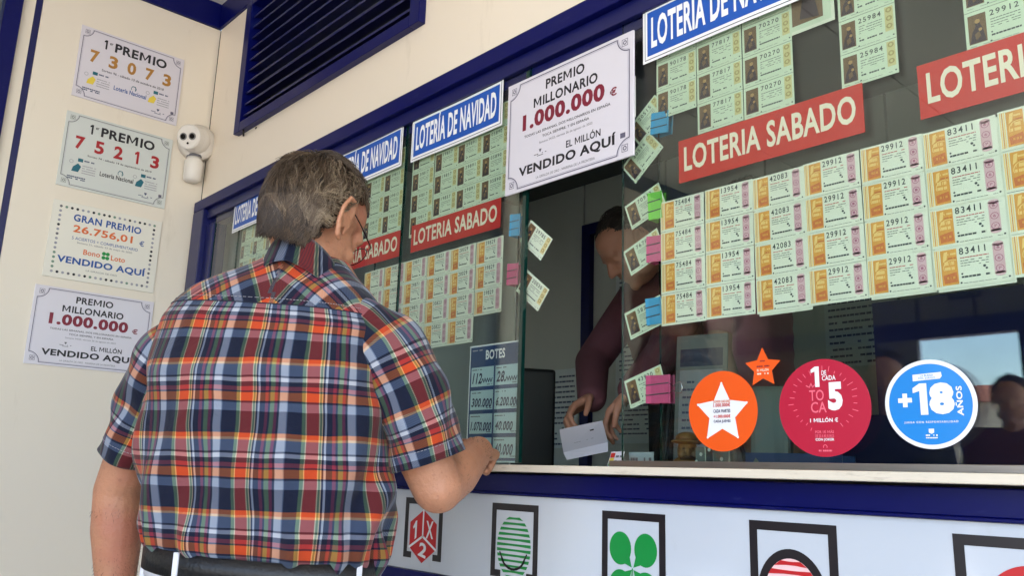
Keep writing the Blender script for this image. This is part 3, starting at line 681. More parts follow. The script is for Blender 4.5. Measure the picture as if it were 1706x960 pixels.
strip("nav", "70270", -.861, 1.866, 4, "green ticket strip numbered 70270", GN, pitch=.1105)
strip("nav", "25984", -.655, 1.863, 4, "green ticket strip numbered 25984 hanging alone", GN, pitch=.104)
strip("nav", "29912", -.440, 1.860, 4, "green ticket strip numbered 29912 above the last red sign", GN, pitch=.108)
for k, (n, z0) in enumerate(((3, 1.5585), (4, 1.490), (4, 1.490), (4, 1.490), (4, 1.49), (4, 1.49))):
    strip("sab", ["39829", "20029", "30823", "29871", "39857", "20857"][k], -1.690-.1085*k, z0, n, ["shortest orange ticket strip, only three tickets, nearest the millionaire poster", "orange ticket strip second from the millionaire poster, just above the BOTES board", "orange ticket strip third from the millionaire poster", "orange ticket strip fourth from the millionaire poster, beside the man's shoulder", "orange ticket strip fifth from the millionaire poster, behind the man's collar", "orange ticket strip sixth from the millionaire poster, beside the man's jaw"][k], GSL)
for k in range(4):
    strip("nav", ["05890", "29891", "19857", "30817"][k], -1.681-.1085*k, 1.869+(-.0 if k < 3 else -.035), 4, ["green ticket strip nearest the millionaire poster, its lower corner curling", "green ticket strip second from the millionaire poster under the blue banner", "green ticket strip third from the millionaire poster under the blue banner", "green ticket strip hanging lowest at the joint of the two far panes"][k], GNL)
for k in range(4):
    strip("nav", ["39813", "20817", "19852", "29853"][k], -2.158-.1085*k, 1.80, 5, ["green ticket strip beside the man's forehead, nearest the pane joint", "green ticket strip beside the man's forehead, second from the pane joint", "green ticket strip hidden mostly behind the man's hair, third from the pane joint", "green ticket strip behind the man's head, fourth from the pane joint"][k], GNL)
for k in range(4):
    strip("nav", ["10852", "30891", "20853", "39871"][k], -3.172+.1085*k, 1.82, 4, ["green ticket strip nearest the side wall", "green ticket strip second from the side wall, under the farthest blue banner", "green ticket strip third from the side wall", "green ticket strip fourth from the side wall, behind the man's hair"][k], GNL)
# stub of a folded sheet
t = thing("folded_ticket", "folded ticket sheet showing only its dark picture beside the near blue banner", "lottery tickets", (-.712, .008, 2.018))
g = MB(); g.quad(-.044, 0, .044, .075, 0, TG); g.quad(-.036, .010, .028, .075, .0004, TBR); g.poly([(-.02, .02), (.02, .014), (.012, .06), (-.012, .066)], .0008, TBR2); g.build("top_sheet", t)
g = MB(); g.box(-.040, .05, .001, .002, -.006, .07, TW); g.build("under_sheet", t)

# loose tickets and binder clips on the pane edges
CLIPC = {"lime": P("clip lime", (108, 186, 58), .4), "pink": P("clip pink", (190, 72, 116), .4), "blue": P("clip sky blue", (44, 142, 186), .4)}
WIRE = P("clip wire", (190, 188, 186), .2, metal=1)
def clip(x, z, col, label, wd=.033, ht=.058, wire=False, y=.013):
    t = thing("binder_clip", label, "clip", (x, y, z), (0, R(rng.uniform(-4, 4)), 0), "binder clips on the pane edges")
    c = CLIPC[col]; g = MB(); a = wd/2; h2 = ht/2
    g.add([(-a, -.013, -h2), (a, -.004, -h2), (a, -.004, h2), (-a, -.013, h2), (-a, .017, -h2), (a, .011, -h2), (a, .011, h2), (-a, .017, h2)], [(0, 1, 2, 3), (4, 7, 6, 5), (0, 3, 7, 4)], c)
    for zz in (-h2*.36, h2*.36): g.tube([(-a*.99, -.0136, zz-.002), (a, -.0046, zz+.002)], .0007, TLD, 6)
    g.tube([(a, -.004, -h2), (a, -.004, h2)], .0016, c, 8); g.tube([(a, .0115, -h2), (a, .0115, h2)], .0016, c, 8)
    o = g.build("body", t); s_ = o.modifiers.new("thick", 'SOLIDIFY'); s_.thickness = .0007
    if wire:
        g = MB(); g.tube([(a+.001, -.0055, -.010), (a+.012, -.0075, -.004), (a+.024, -.0095, -.011), (a+.034, -.0105, -.010), (a+.037, -.011, 0), (a+.034, -.0105, .012), (a+.024, -.0095, .011), (a+.012, -.0075, .004), (a+.001, -.0055, .011)], .0011, WIRE, 8); g.build("wire_handle", t, smooth=True)
    return t
def loose(x, z, num, ang, label, y=.0095, group="loose tickets clipped at the pane edges"):
    t = thing("loose_ticket", label, "lottery ticket", (x, y, z), (0, R(-ang), 0), group)
    o = bpy.data.objects.new("ticket", ticket_mesh("nav", num)); COL.objects.link(o); o.parent = t; o.location = (0, 0, -.034); o.scale = (.95, 1, .93)
    return t
GT = ("70912", "76783", "58707", "43920")
for (x, z, a), num, ex in zip(((-1.117, 1.742, 20), (-1.121, 1.638, 22), (-1.118, 1.492, 17), (-1.118, 1.343, 17)), GT, ("under the lime clip", "under the upper pink clip", "under the sky blue clip low on the edge", "in the lowest pink clip with wire handle")):
    loose(x, z, num, a, "loose green ticket "+num+" "+ex)
loose(-1.112, 1.945, "20515", 38, "loose ticket behind the millionaire poster's edge beside the upper blue clip", y=.012); loose(-1.128, 1.86, "20516", 40, "loose ticket drooping below the upper blue clip", y=.0125)
loose(-1.462, 1.730, "29785", -40, "loose ticket in the upper far clip, right of the pane edge", y=.0115); loose(-1.470, 1.602, "20030", -38, "loose ticket in the lower far clip, right of the pane edge", y=.0115)
clip(-1.086, 1.734, "lime", "lime green binder clip", .03, .062); clip(-1.09, 1.637, "pink", "pink binder clip under the lime one", .032, .058); clip(-1.092, 1.5, "blue", "sky blue binder clip beside the lowest orange ticket", .032, .058)
clip(-1.082, 1.334, "pink", "pink binder clip with open wire handle near the counter", .054, .058, True); clip(-1.072, 1.924, "blue", "sky blue binder clip at the top by the near blue banner", .04, .05)
clip(-1.537, 1.781, "blue", "sky blue binder clip beside the red sign near the poster", .028, .058); clip(-1.54, 1.651, "pink", "pink binder clip on the far pane edge", .03, .056)

# ================================================================== SECURITY CAMERA
CW = P("camera white plastic", (226, 220, 212), .35, .02, 6); CB = P("camera lens glass", (14, 12, 14), .1, spec=.8)
t = thing("security_camera", "white twin lens security camera on a round junction box in the wall corner", "camera", (-3.60, -.055, 2.40))
g = MB(); g.tube([(-.024, .0, .165), (.03, -.01, .165), (.05, -.015, .165)], [.082, .08, .05], CW, 28); g.build("mount_base", t, smooth=True)
g = MB(); g.ball((.045, -.03, .165), .064, CW, 28, 18); g.build("ball_housing", t, smooth=True)
g = MB(); dr = np.array([.62, -.76, -.2]); dr /= np.linalg.norm(dr); c0 = np.array([.045, -.03, .165])
g.tube([c0+dr*.02, c0+dr*.058, c0+dr*.064], [.060, .055, .048], CW, 28); fc = g.build("face_ring", t, smooth=False)
g = MB(); sd_ = np.cross(dr, [0, 0, 1]); sd_ /= np.linalg.norm(sd_)
for k, rr_ in ((-.021, .011), (.021, .011)): g.tube([c0+dr*.0635+sd_*k, c0+dr*.068+sd_*k], rr_, CB, 18)
upv = np.cross(sd_, dr)
for k in (-.021, .021): g.tube([c0+dr*.0625+sd_*k, c0+dr*.0655+sd_*k], .0165, P("lens rim grey", (120, 118, 116), .35), 18)
upv = np.cross(sd_, dr); g.tube([c0+dr*.0635-upv*.03, c0+dr*.066-upv*.03], .005, CB, 10); g.build("lens", t)
g = MB(); g.tube([(.012, -.012, .092), (.012, -.012, .075), (.012, -.012, .068), (.012, -.012, -.012), (.012, -.012, -.022)], [.03, .036, .041, .038, .026], CW, 24); g.tube([(.012, -.012, .1), (.012, -.012, .09)], .034, GREYINK, 20); g.build("siren_body", t, smooth=True)

# ================================================================== COUNTER THINGS BEHIND THE GLASS
t = thing("carved_bust", "small carved wooden bust of a man in a flat hat on the counter", "figurine", (-1.143, .19, 1.1745))
WD = P("carved wood", (150, 104, 56), .5, .3, 60, .3, 120); WDD = P("carved wood dark", (92, 58, 34), .5, .3, 60)
t.rotation_euler = (0, 0, R(40)); t.scale = (1.1, 1.1, 1.1)
g = MB(); g.ball((0, 0, .012), (.03, .024, .016), WD); g.ball((0, -.004, .036), (.021, .022, .028), WD); g.ball((0, -.025, .034), (.006, .009, .009), WD, 12, 8); g.ball((-.012, -.019, .03), (.009, .007, .008), WD, 12, 8); g.ball((.012, -.019, .03), (.009, .007, .008), WD, 12, 8); g.tube([(-.014, -.018, .022), (0, -.026, .0245), (.014, -.018, .022)], .0045, WDD, 8); g.ball((0, -.016, .008), (.012, .012, .01), WDD, 12, 8)
for sx in (-.009, .009): g.ball((sx, -.023, .042), (.0035, .003, .0028), WDD, 8, 6)
g.build("head", t, smooth=True)
g = MB(); g.ball((0, -.006, .056), (.033, .034, .006), WD); g.ball((0, 0, .062), (.024, .025, .014), WD); g.build("hat", t, smooth=True)
t = thing("glass_ornament", "cluster of small clear glass blocks with white marks on the counter", "ornament", (-1.045, .16, 1.1745)); t.scale = (1.5, 1.5, 1.6)
g = MB(); GO = P("cloudy glass", (120, 130, 128), .1, .2, 40, spec=.8)
for i, (x, y, h) in enumerate(((-.022, 0, .03), (.0, .012, .036), (.02, -.004, .026))): g.box(x-.009, x+.009, y-.009, y+.009, 0, h, GO)
g.build("block", t, bevel=.0015)
g = MB()
for x, z in ((-.026, .010), (-.018, .02), (-.004, .026), (.016, .014), (.023, .008)): g.disc(x, z, .0026, .0135, WHITE, 10)
g.build("mark", t)
t = thing("small_bottle", "small dark bottle on the counter behind the orange sticker", "bottle", (-1.0, .17, 1.1745)); t.scale = (1.15, 1.15, 1.15)
g = MB(); g.tube([(0, 0, 0), (0, 0, .03), (0, 0, .038), (0, 0, .042), (0, 0, .052)], [.013, .013, .009, .006, .006], P("bottle brown", (48, 26, 18), .15), 18); g.build("body", t, smooth=True)
g = MB(); g.cyl((0, 0, .0521), (0, 0, .06), .0068, INK, 14); g.build("cap", t)
t = thing("prize_card", "small card with red, green and yellow bands leaning at the pane corner", "card", (-1.239, .05, 1.1745), (R(-18), 0, R(-20)))
g = MB(); g.box(-.03, .03, 0, .0006, 0, .036, PAPERW); g.quad(-.027, .022, -.008, .033, .0004, SABRED); g.quad(-.027, .012, -.008, .021, .0004, YELLOW); g.quad(-.027, .003, -.008, .011, .0004, GREENINK); g.dashes(-.004, .026, .022, .005, .0004, GREYINK, 2); g.dashes(-.004, .026, .012, .004, .0004, GREYINK, 3); g.build("card", t)
t = thing("card_holder", "frosted card holder with printed slip standing behind the pane", "stand", (-1.186, .08, 1.1745), (0, 0, R(-10)))
g = MB(); g.box(-.04, .04, 0, .001, 0, .034, P("frosted plastic", (170, 182, 186), .3)); g.box(-.04, .04, -.02, 0, 0, .0012, MATS["frosted plastic"]); g.build("stand", t)
g = MB(); g.text("OFERTA", 0, .012, .055, .012, .001, GREYINK, .02) if False else g.dashes(-.034, .034, .012, .010, .0008, GREYINK, 3); g.build("print", t)
t = thing("black_pen", "black pen standing upright in a base beside the pink clip", "pen", (-1.152, .12, 1.1745))
g = MB(); g.tube([(0, 0, .012), (.0, 0, .02), (.016, 0, .15)], [.004, .0055, .005], INK, 12); g.build("barrel", t, smooth=True)
g = MB(); g.tube([(0, 0, 0), (0, 0, .012)], [.016, .012], P("pen base", (70, 90, 96), .4), 18); g.build("base", t, smooth=True)
t = thing("pos_terminal", "grey upright terminal back standing on the desk between round stickers", "terminal", (-1.085, .44, 1.091), (R(-8), 0, R(25)))
g = MB(); g.box(-.045, .045, -.02, .02, .02, .295, P("terminal grey", (128, 134, 134), .5)); g.build("case", t, bevel=.012)
g = MB(); g.box(-.07, .07, -.05, .05, 0, .0195, GREYINK); g.build("foot", t, bevel=.004)
t = thing("display_stand", "grey upright display board with a dark header standing on the desk behind the pink clip", "stand", (-1.335, .50, 1.091), (R(-6), 0, R(12)))
g = MB(); g.box(-.075, .075, 0, .006, 0, .46, P("display board grey", (120, 122, 120), .5)); g.box(-.06, .06, -.03, .06, -.0005, .004, GREYINK); g.build("board", t, bevel=.002)
g = MB(); g.quad(-.062, .37, .062, .42, .001, P("display header", (44, 48, 76), .5)); g.quad(-.062, .03, .062, .36, .001, LGREY); g.build("panel_print", t)
g = MB()
for i in range(14): g.dashes(-.052, .052, .05+.021*i, .006, .0016, TINYD, i+50)
g.build("print", t)
t = thing("blue_tray", "blue plastic tray low on the desk behind the crimson sticker", "tray", (-1.06, .52, 1.091), (0, 0, R(15)))
g = MB(); BP = P("blue plastic", (22, 62, 132), .4); g.box(-.12, .12, -.08, .08, 0, .01, BP); g.box(-.12, .12, -.08, -.075, .0101, .13, BP); g.box(-.12, .12, .075, .08, .0101, .13, BP); g.build("tray", t)
t = thing("desk_monitor", "dark monitor back at the far side of the serving gap", "monitor", (-1.96, .5, 1.091), (0, 0, R(62)))
g = MB(); DM = P("monitor black", (18, 20, 22), .45); g.box(-.07, .07, -.015, .02, .06, .40, DM); g.build("case", t, bevel=.01)
g = MB(); g.box(-.03, .03, .021, .04, .0, .2, DM); g.box(-.1, .1, -.06, .08, 0, .012, DM); g.build("stand", t)
# notice sheets on the inner wall
def notice(x, y, z0, w, h, label, rot=0, rows=30):
    t = thing("notice_sheet", label, "notice", (x, y, z0), (0, 0, R(rot)), "printed sheets inside the booth")
    g = MB(); g.box(-w/2, w/2, 0, .002, 0, h, P("notice paper", (222, 228, 230), .6)); g.build("sheet", t)
    g = MB()
    for i in range(rows): g.dashes(-w*.42, w*.42, h*(.04+.92*i/rows), h*.3/rows, .0006, TINYD, i, .85)
    g.build("print", t)
notice(-2.62, 1.855, 1.32, .30, 1.08, "tall printed list hung inside behind the serving gap", rows=44)
notice(-2.1, 1.88, 1.5, .3, .42, "framed certificate on the inner wall near the clerk", rows=12)
notice(-3.2, 1.88, 1.3, .3, .42, "printed sheet on the inner wall behind the BOTES board", rows=14)
notice(-1.55, 1.88, 1.62, .22, .3, "printed sheet on the inner wall behind the pink clips", rows=10)

# ================================================================== PEOPLE
V = lambda *a: np.array(a, float)
def cap(g, p0, p1, r0, r1, mat=None, n=16):
    p0, p1 = V(*p0), V(*p1); L = np.linalg.norm(p1-p0)+1e-9; t = (p1-p0)/L; pts = []; rs = []
    for a in np.linspace(-90, -15, 5): pts.append(p0+t*r0*math.sin(R(a))); rs.append(max(r0*math.cos(R(a)), r0*.02))
    for q in np.linspace(0, 1, 4): pts.append(p0+t*L*q); rs.append(r0+(r1-r0)*q)
    for a in np.linspace(15, 90, 5): pts.append(p1+t*r1*math.sin(R(a))); rs.append(max(r1*math.cos(R(a)), r1*.02))
    g.tube(pts, rs, mat or SKIN, n)
def chain(g, pts, rs, mat=None, n=16):
    for a, b, ra, rb in zip(pts, pts[1:], rs, rs[1:]): cap(g, a, b, ra, rb, mat, n)
def remesh(g, name, voxel, it, parent, mat, fac=.5):
    o = g.build("tmp_" + name)
    md = o.modifiers.new("r", 'REMESH'); md.mode = 'VOXEL'; md.voxel_size = voxel
    if it:
        sm = o.modifiers.new("s", 'SMOOTH'); sm.factor = fac; sm.iterations = it
    me = bpy.data.meshes.new_from_object(o.evaluated_get(bpy.context.evaluated_depsgraph_get()))
    om = o.data; bpy.data.objects.remove(o); bpy.data.meshes.remove(om)
    me.materials.clear(); me.materials.append(mat); me.name = name
    me.polygons.foreach_set("use_smooth", [True]*len(me.polygons)); me.polygons.foreach_set("material_index", [0]*len(me.polygons))
    r = bpy.data.objects.new(name, me); COL.objects.link(r)
    if parent: r.parent = parent
    return r
def frame(yaw, pitch, tilt=0):
    """Columns right, forward, up of a head turned clockwise by yaw, bowed by pitch, tilted to its right by tilt (degrees)."""
    y, p, t = R(yaw), R(pitch), R(tilt)
    f = V(math.sin(y)*math.cos(p), math.cos(y)*math.cos(p), -math.sin(p)); r = V(math.cos(y), -math.sin(y), 0); u = np.cross(r, f)
    r, u = r*math.cos(t)-u*math.sin(t), u*math.cos(t)+r*math.sin(t)
    return np.stack([r, f, u], 1)
SKIN = P("skin", (186, 130, 99), .5, .16, 26, .5, 150, sss=.08)
def blotch(mt):
    """Freckles and redness on top of the base skin colour."""
    t = mt.node_tree; b = t.nodes["Principled BSDF"]; src = b.inputs["Base Color"].links[0].from_socket; tc = [n for n in t.nodes if n.type == 'TEX_COORD'][0]
    for sc, lo, hi, col in ((9, .52, .72, (168, 92, 76)), (95, .62, .70, (128, 80, 58)), (300, .60, .74, (150, 98, 78))):
        n = t.nodes.new("ShaderNodeTexNoise"); n.inputs["Scale"].default_value = sc; n.inputs["Detail"].default_value = 3; t.links.new(tc.outputs["Object"], n.inputs["Vector"])
        r = t.nodes.new("ShaderNodeMapRange"); r.inputs[1].default_value = lo; r.inputs[2].default_value = hi; r.inputs[4].default_value = .5 if sc == 9 else .28; t.links.new(n.outputs["Fac"], r.inputs[0])
        m_ = t.nodes.new("ShaderNodeMix"); m_.data_type = 'RGBA'; m_.inputs[7].default_value = (*s2l(col), 1); t.links.new(r.outputs[0], m_.inputs[0]); t.links.new(src, m_.inputs[6]); src = m_.outputs[2]
    t.links.new(src, b.inputs["Base Color"])
blotch(SKIN)
SKIN2 = P("skin of clerk", (180, 128, 104), .55, .08, 30, .1, 200, sss=.1)
NAIL = None
def head_prims(g, c, M, k=1.0):
    T = lambda x, y, z: V(*c)+M @ (V(x, y, z)*k)
    E = lambda x, y, z: T(x*1.03, y*1.22, z*1.25-.003)
    b = lambda p, r, **q: g.ball(T(*p), [v*k for v in r], SKIN, 28, 18, M)
    b((0, -.012, .028), (.075, .096, .088)); b((0, .030, .048), (.066, .068, .058)); b((0, .035, -.04), (.062, .066, .085)); b((0, .02, -.075), (.058, .062, .048))
    b((0, .078, -.104), (.022, .018, .018)); b((0, .08, .022), (.05, .022, .03))
    for s in (-1, 1):
        b((s*.036, .066, -.035), (.026, .026, .022)); b((s*.03, .088, .018), (.022, .012, .008)); b((s*.05, .03, -.075), (.018, .04, .028))
        b((s*.031, .083, .0), (.0125, .012, .0105))                                     # eye under its lid
        # ear: helix, lobe, bowl
        hx = [(s*.074, .008, -.022), (s*.079, .006, .008), (s*.085, -.006, .026), (s*.090, -.022, .022), (s*.090, -.027, .002), (s*.085, -.02, -.018), (s*.080, -.006, -.034), (s*.076, .004, -.036)]
        chain(g, [E(*p) for p in hx], [.0045*k, .005*k, .0052*k, .0052*k, .005*k, .005*k, .0068*k, .005*k])
        b((s*.081, -.010, -.004), (.005, .019, .029)); cap(g, E(s*.083, -.014, .012), E(s*.082, -.012, -.012), .004*k, .004*k); cap(g, E(s*.077, .009, -.006), E(s*.076, .010, -.012), .0045*k, .0045*k)
    cap(g, T(0, .096, .01), T(0, .118, -.03), .008*k, .012*k); b((-.010, .108, -.034), (.008, .010, .007)); b((.010, .108, -.034), (.008, .010, .007))
    cap(g, T(-.02, .089, -.064), T(.02, .089, -.064), .006*k, .006*k); cap(g, T(-.016, .088, -.073), T(.016, .088, -.073), .0065*k, .0065*k)
def hand_prims(g, wr, d, nrm, side, curl, spread=.12, k=1.0, thumb=.6):
    """Palm and five separate fingers. d: wrist to knuckles, nrm: back of the hand, side: towards the thumb."""
    d = V(*d)/np.linalg.norm(d); nrm = V(*nrm)-d*np.dot(nrm, d); nrm /= np.linalg.norm(nrm); sd = np.cross(nrm, d); sd = sd if np.dot(sd, side) > 0 else -sd
    wr = V(*wr)
    for i, (o, L) in enumerate(((.030, .092), (.010, .096), (-.010, .090), (-.029, .080))):
        kn = wr+d*L*k+sd*o*k; cap(g, wr+d*.01*k+sd*o*.55*k, kn, .017*k, .0125*k, n=12)
        ln = ((.042, .025, .022), (.046, .029, .023), (.043, .027, .022), (.034, .021, .020))[i]
        p = kn; dd = d+sd*o*spread*8*k; dd /= np.linalg.norm(dd); rad = (.0098, .0092, .0084, .0074); ang = 0
        for j in range(3):
            ang += curl[j]
            v = dd*math.cos(R(ang))-nrm*math.sin(R(ang)); q = p+v*ln[j]*k; cap(g, p, q, rad[j]*k, rad[j+1]*k, n=12); p = q
    a = wr+d*.022*k+sd*.022*k; b_ = a+(d*.62+sd*.68-nrm*.25)*.046*k; c_ = b_+(d*.86+sd*.28-nrm*thumb)*.034*k; e_ = c_+(d*.9-sd*.05-nrm*thumb)*.028*k
    chain(g, [a, b_, c_, e_], [.016*k, .0125*k, .0105*k, .0085*k], n=12)

def hair(parent, c, M, mats, n=4200, seed=1, rx=(.0795, .101, .093), wav=.8, step=.0085, lo=.005, hi=.017, rad=.00085, low=-.075, nape=False):
    """Short wavy hair: a close cap on the skull and thousands of thin tapering strands combed back and down."""
    q = np.random.default_rng(seed); rx = np.array(rx); off = V(0, -.012, .028)
    def hairline(p):                                  # p in head space
        x, y, z = p
        zmin = low+.018*min(1, (x/.07)**2)+.05*max(0, -x/.08) if y < -.034 else low+.018+(y+.034)*(.03-low-.018)/.030 if y < -.004 else .038+(y+.004)*.72
        return z > zmin
    def proj(p, e):
        o = p-off
        if o[1] > 0: e = e-rx[1]*.10*min(1, o[1]/rx[1])
        if o[2] > -.004:
            d = o/rx; d /= np.linalg.norm(d); return off+d*(rx+e), d
        rho = math.hypot(o[0]/rx[0], o[1]/rx[1])+1e-9; e = min(e, .018 if o[2] > -.06 else .014); k = max(.64, 1-(.004+o[2])**2*24)
        d = V(o[0]/rx[0]/rho, o[1]/rx[1]/rho, -.15); return V(off[0]+d[0]*(rx[0]*k+e), off[1]+d[1]*(rx[1]*k+e), p[2]), d/np.linalg.norm(d)
    g = MB(); nu, nv = 80, 46; vs = []; ok = []
    for j in range(nv+1):
        for i in range(nu):
            ph = 2*math.pi*i/nu; th = math.pi*.5*min(1, j/30)
            p = off+V(math.sin(th)*math.cos(ph)*rx[0], math.sin(th)*math.sin(ph)*rx[1], math.cos(th)*rx[2]-max(0, j-30)*.010+1e-5)
            p, _ = proj(p, .004+.0025*math.sin(ph*9+p[2]*90)); ok.append(hairline(p)); vs.append(V(*c)+M @ p)
    fs = []
    for j in range(nv):
        for i in range(nu):
            a = (j*nu+i, (j+1)*nu+i, (j+1)*nu+(i+1) % nu, j*nu+(i+1) % nu)
            if all(ok[k] for k in a): fs.append(a)
    g.add(vs, fs, mats[0])
    cnt = 0
    while cnt < n:
        if nape and q.random() < .36:
            ph = -math.pi/2+q.normal()*.95; p, d = proj(off+V(math.cos(ph)*rx[0], math.sin(ph)*rx[1], q.uniform(low-.02, -.01)), .002)
        else:
            d = q.normal(size=3); d /= np.linalg.norm(d); p, d = proj(off+d*rx, .002)
        if not hairline(p): continue
        cnt += 1
        L = q.integers(5, 9) if d[2] > .2 else q.integers(5, 10) if nape else q.integers(3, 6)
        hd = (p-off)/rx
        ph = 3.2*math.sin(hd[0]*5.1+1.0)+3.0*math.sin(hd[1]*4.3+hd[2]*3.7)+2.2*math.sin(hd[2]*7.0+hd[0]*3.0)+q.normal()*.14
        tone = .55*math.sin(hd[0]*9+hd[1]*7)*math.sin(hd[2]*11+1)+(hd[0]*.7-abs(hd[2]-.1)*.35-(.5 if hd[2] < -.6 else 0))+q.normal()*.25
        mt = mats[2] if tone > .62 else mats[1] if tone > -.35 else mats[0]
        tail = q.uniform(.0, .016); pts = [p]; lift = lo+q.random()*.004; cur = p; amp = wav*(.35 if hd[2] > .6 else 1.0 if hd[2] > -.35 else 1.7)
        for s_ in range(L):
            nr = d
            f = V(.55, .55, -.3) if hd[2] > .72 else V(.15, -.9, -.35) if hd[1] > .1 else V(.2, -.25, -.8) if (hd[1] > -.2 and hd[0] > -.2 and hd[2] > .25) else V(-.1*np.sign(hd[0]), -.75, -.6) if hd[1] > -.35 and hd[2] < .3 else V(hd[0]*.3, -.1, -1.0)
            f = f-nr*np.dot(f, nr); f /= np.linalg.norm(f)+1e-9
            lat = np.cross(nr, f); f = f+lat*(math.sin(ph+s_*1.05)*amp+q.normal()*.05); f /= np.linalg.norm(f)
            lift = min(hi+.006, lift+(hi-lo)/8*(1+1.1*math.sin(ph*1.3+s_*1.05)))
            cur, d = proj(cur+f*step, lift); pts.append(cur)
            if not hairline(cur+V(0, 0, tail)): break
        if len(pts) < 3: continue
        pts = [V(*c)+M @ p_ for p_ in pts]; k = len(pts)
        g.tube(pts, [rad*(1-.75*i/(k-1)) for i in range(k)], mt, 3, cap=False)
    return g.build("hair", parent, smooth=True)

def plaid():
    mt = bpy.data.materials.new("plaid cotton"); mt.use_nodes = True; t = mt.node_tree; b = t.nodes["Principled BSDF"]
    b.inputs["Roughness"].default_value = .85; b.inputs["Specular IOR Level"].default_value = .25; b.inputs["Sheen Weight"].default_value = .15
    uv = t.nodes.new("ShaderNodeUVMap"); uv.uv_map = "cloth"
    nz = t.nodes.new("ShaderNodeTexNoise"); nz.inputs["Scale"].default_value = 14; nz.inputs["Detail"].default_value = 2; t.links.new(uv.outputs[0], nz.inputs["Vector"])
    vm = t.nodes.new("ShaderNodeVectorMath"); vm.operation = 'MULTIPLY_ADD'; vm.inputs[1].default_value = (.006, .006, 0)
    t.links.new(nz.outputs["Color"], vm.inputs[0]); t.links.new(uv.outputs[0], vm.inputs[2])
    sp = t.nodes.new("ShaderNodeSeparateXYZ"); t.links.new(vm.outputs[0], sp.inputs[0])
    NV, SL, WH, GR, RD, CRM, PL = (18, 27, 50), (104, 117, 138), (176, 178, 186), (94, 120, 76), (172, 48, 34), (208, 184, 136), (114, 36, 60)
    OR, YO, BK = (196, 98, 40), (214, 166, 112), (142, 56, 66)
    def ramp(seq, out):
        per = sum(w for w, _ in seq); mo = t.nodes.new("ShaderNodeMath"); mo.operation = 'DIVIDE'; mo.inputs[1].default_value = per; t.links.new(sp.outputs[out], mo.inputs[0])
        fr = t.nodes.new("ShaderNodeMath"); fr.operation = 'FRACT'; t.links.new(mo.outputs[0], fr.inputs[0])
        cr = t.nodes.new("ShaderNodeValToRGB"); cr.color_ramp.interpolation = 'CONSTANT'; e = cr.color_ramp.elements; x = 0
        for i, (w, c) in enumerate(seq):
            el = e[0] if i == 0 else e[1] if i == 1 else e.new(x/per)
            el.position = x/per; el.color = (*[v/255 for v in c], 1); x += w
        t.links.new(fr.outputs[0], cr.inputs[0]); return cr
    warp = ramp([(.0135, WH), (.002, SL), (.0245, NV), (.006, GR), (.002, CRM), (.021, RD), (.002, CRM), (.003, GR), (.002, CRM), (.0035, NV), (.0035, WH), (.010, NV), (.0055, PL), (.004, NV), (.008, GR), (.0055, PL), (.0045, NV)], 0)
    weft = ramp([(.038, NV), (.015, SL), (.0035, NV), (.015, OR), (.003, NV), (.007, BK), (.0085, NV), (.007, WH), (.004, NV), (.019, SL), (.004, YO), (.008, OR)], 1)
    mx = t.nodes.new("ShaderNodeMix"); mx.data_type = 'RGBA'; mx.inputs[0].default_value = .5
    # twill: warp and weft come to the front in turn
    wv = t.nodes.new("ShaderNodeTexWave"); wv.wave_type = 'BANDS'; wv.bands_direction = 'DIAGONAL'; wv.inputs["Scale"].default_value = 160; t.links.new(uv.outputs[0], wv.inputs["Vector"])
    mr = t.nodes.new("ShaderNodeMapRange"); mr.inputs[3].default_value = .42; mr.inputs[4].default_value = .58; t.links.new(wv.outputs["Fac"], mr.inputs[0]); t.links.new(mr.outputs[0], mx.inputs[0])
    t.links.new(warp.outputs[0], mx.inputs[6]); t.links.new(weft.outputs[0], mx.inputs[7]); gm = t.nodes.new("ShaderNodeGamma"); gm.inputs[1].default_value = 2.42; t.links.new(mx.outputs[2], gm.inputs[0]); t.links.new(gm.outputs[0], b.inputs["Base Color"])
    n2 = t.nodes.new("ShaderNodeTexNoise"); n2.inputs["Scale"].default_value = 13; n2.inputs["Detail"].default_value = 7; n2.inputs["Distortion"].default_value = 1.2; t.links.new(uv.outputs[0], n2.inputs["Vector"])
    bp = t.nodes.new("ShaderNodeBump"); bp.inputs["Strength"].default_value = .55; bp.inputs["Distance"].default_value = .009; t.links.new(n2.outputs["Fac"], bp.inputs["Height"])
    n3 = t.nodes.new("ShaderNodeTexNoise"); n3.noise_type = 'RIDGED_MULTIFRACTAL'; n3.inputs["Scale"].default_value = 7; n3.inputs["Detail"].default_value = 2.5; n3.inputs["Distortion"].default_value = .8; t.links.new(uv.outputs[0], n3.inputs["Vector"])
    b2 = t.nodes.new("ShaderNodeBump"); b2.inputs["Strength"].default_value = .35; b2.inputs["Distance"].default_value = .008; t.links.new(n3.outputs["Fac"], b2.inputs["Height"]); t.links.new(bp.outputs[0], b2.inputs["Normal"]); t.links.new(b2.outputs[0], b.inputs["Normal"])
    return mt
PLAID = plaid()
def cloth_grid(name, Pt, UV, parent, mat, wrap=True):
    """Pt: (nv, nu, 3) points; UV(j, i, corner) -> metres on the cloth."""
    nv, nu = Pt.shape[:2]; vs = Pt.reshape(-1, 3); fs = []; uvs = []
    for j in range(nv-1):
        for i in range(nu if wrap else nu-1):
            i2 = (i+1) % nu; fs.append((j*nu+i, j*nu+i2, (j+1)*nu+i2, (j+1)*nu+i))
            uvs += [UV(j, j, i), UV(j, j, i+1), UV(j, j+1, i+1), UV(j, j+1, i)]
    me = bpy.data.meshes.new(name); me.from_pydata(vs.tolist(), [], fs); me.materials.append(mat)
    l = me.uv_layers.new(name="cloth"); l.data.foreach_set("uv", np.array(uvs, float).ravel())
    me.polygons.foreach_set("use_smooth", [True]*len(fs)); me.update()
    o = bpy.data.objects.new(name, me); COL.objects.link(o); o.parent = parent
    return o
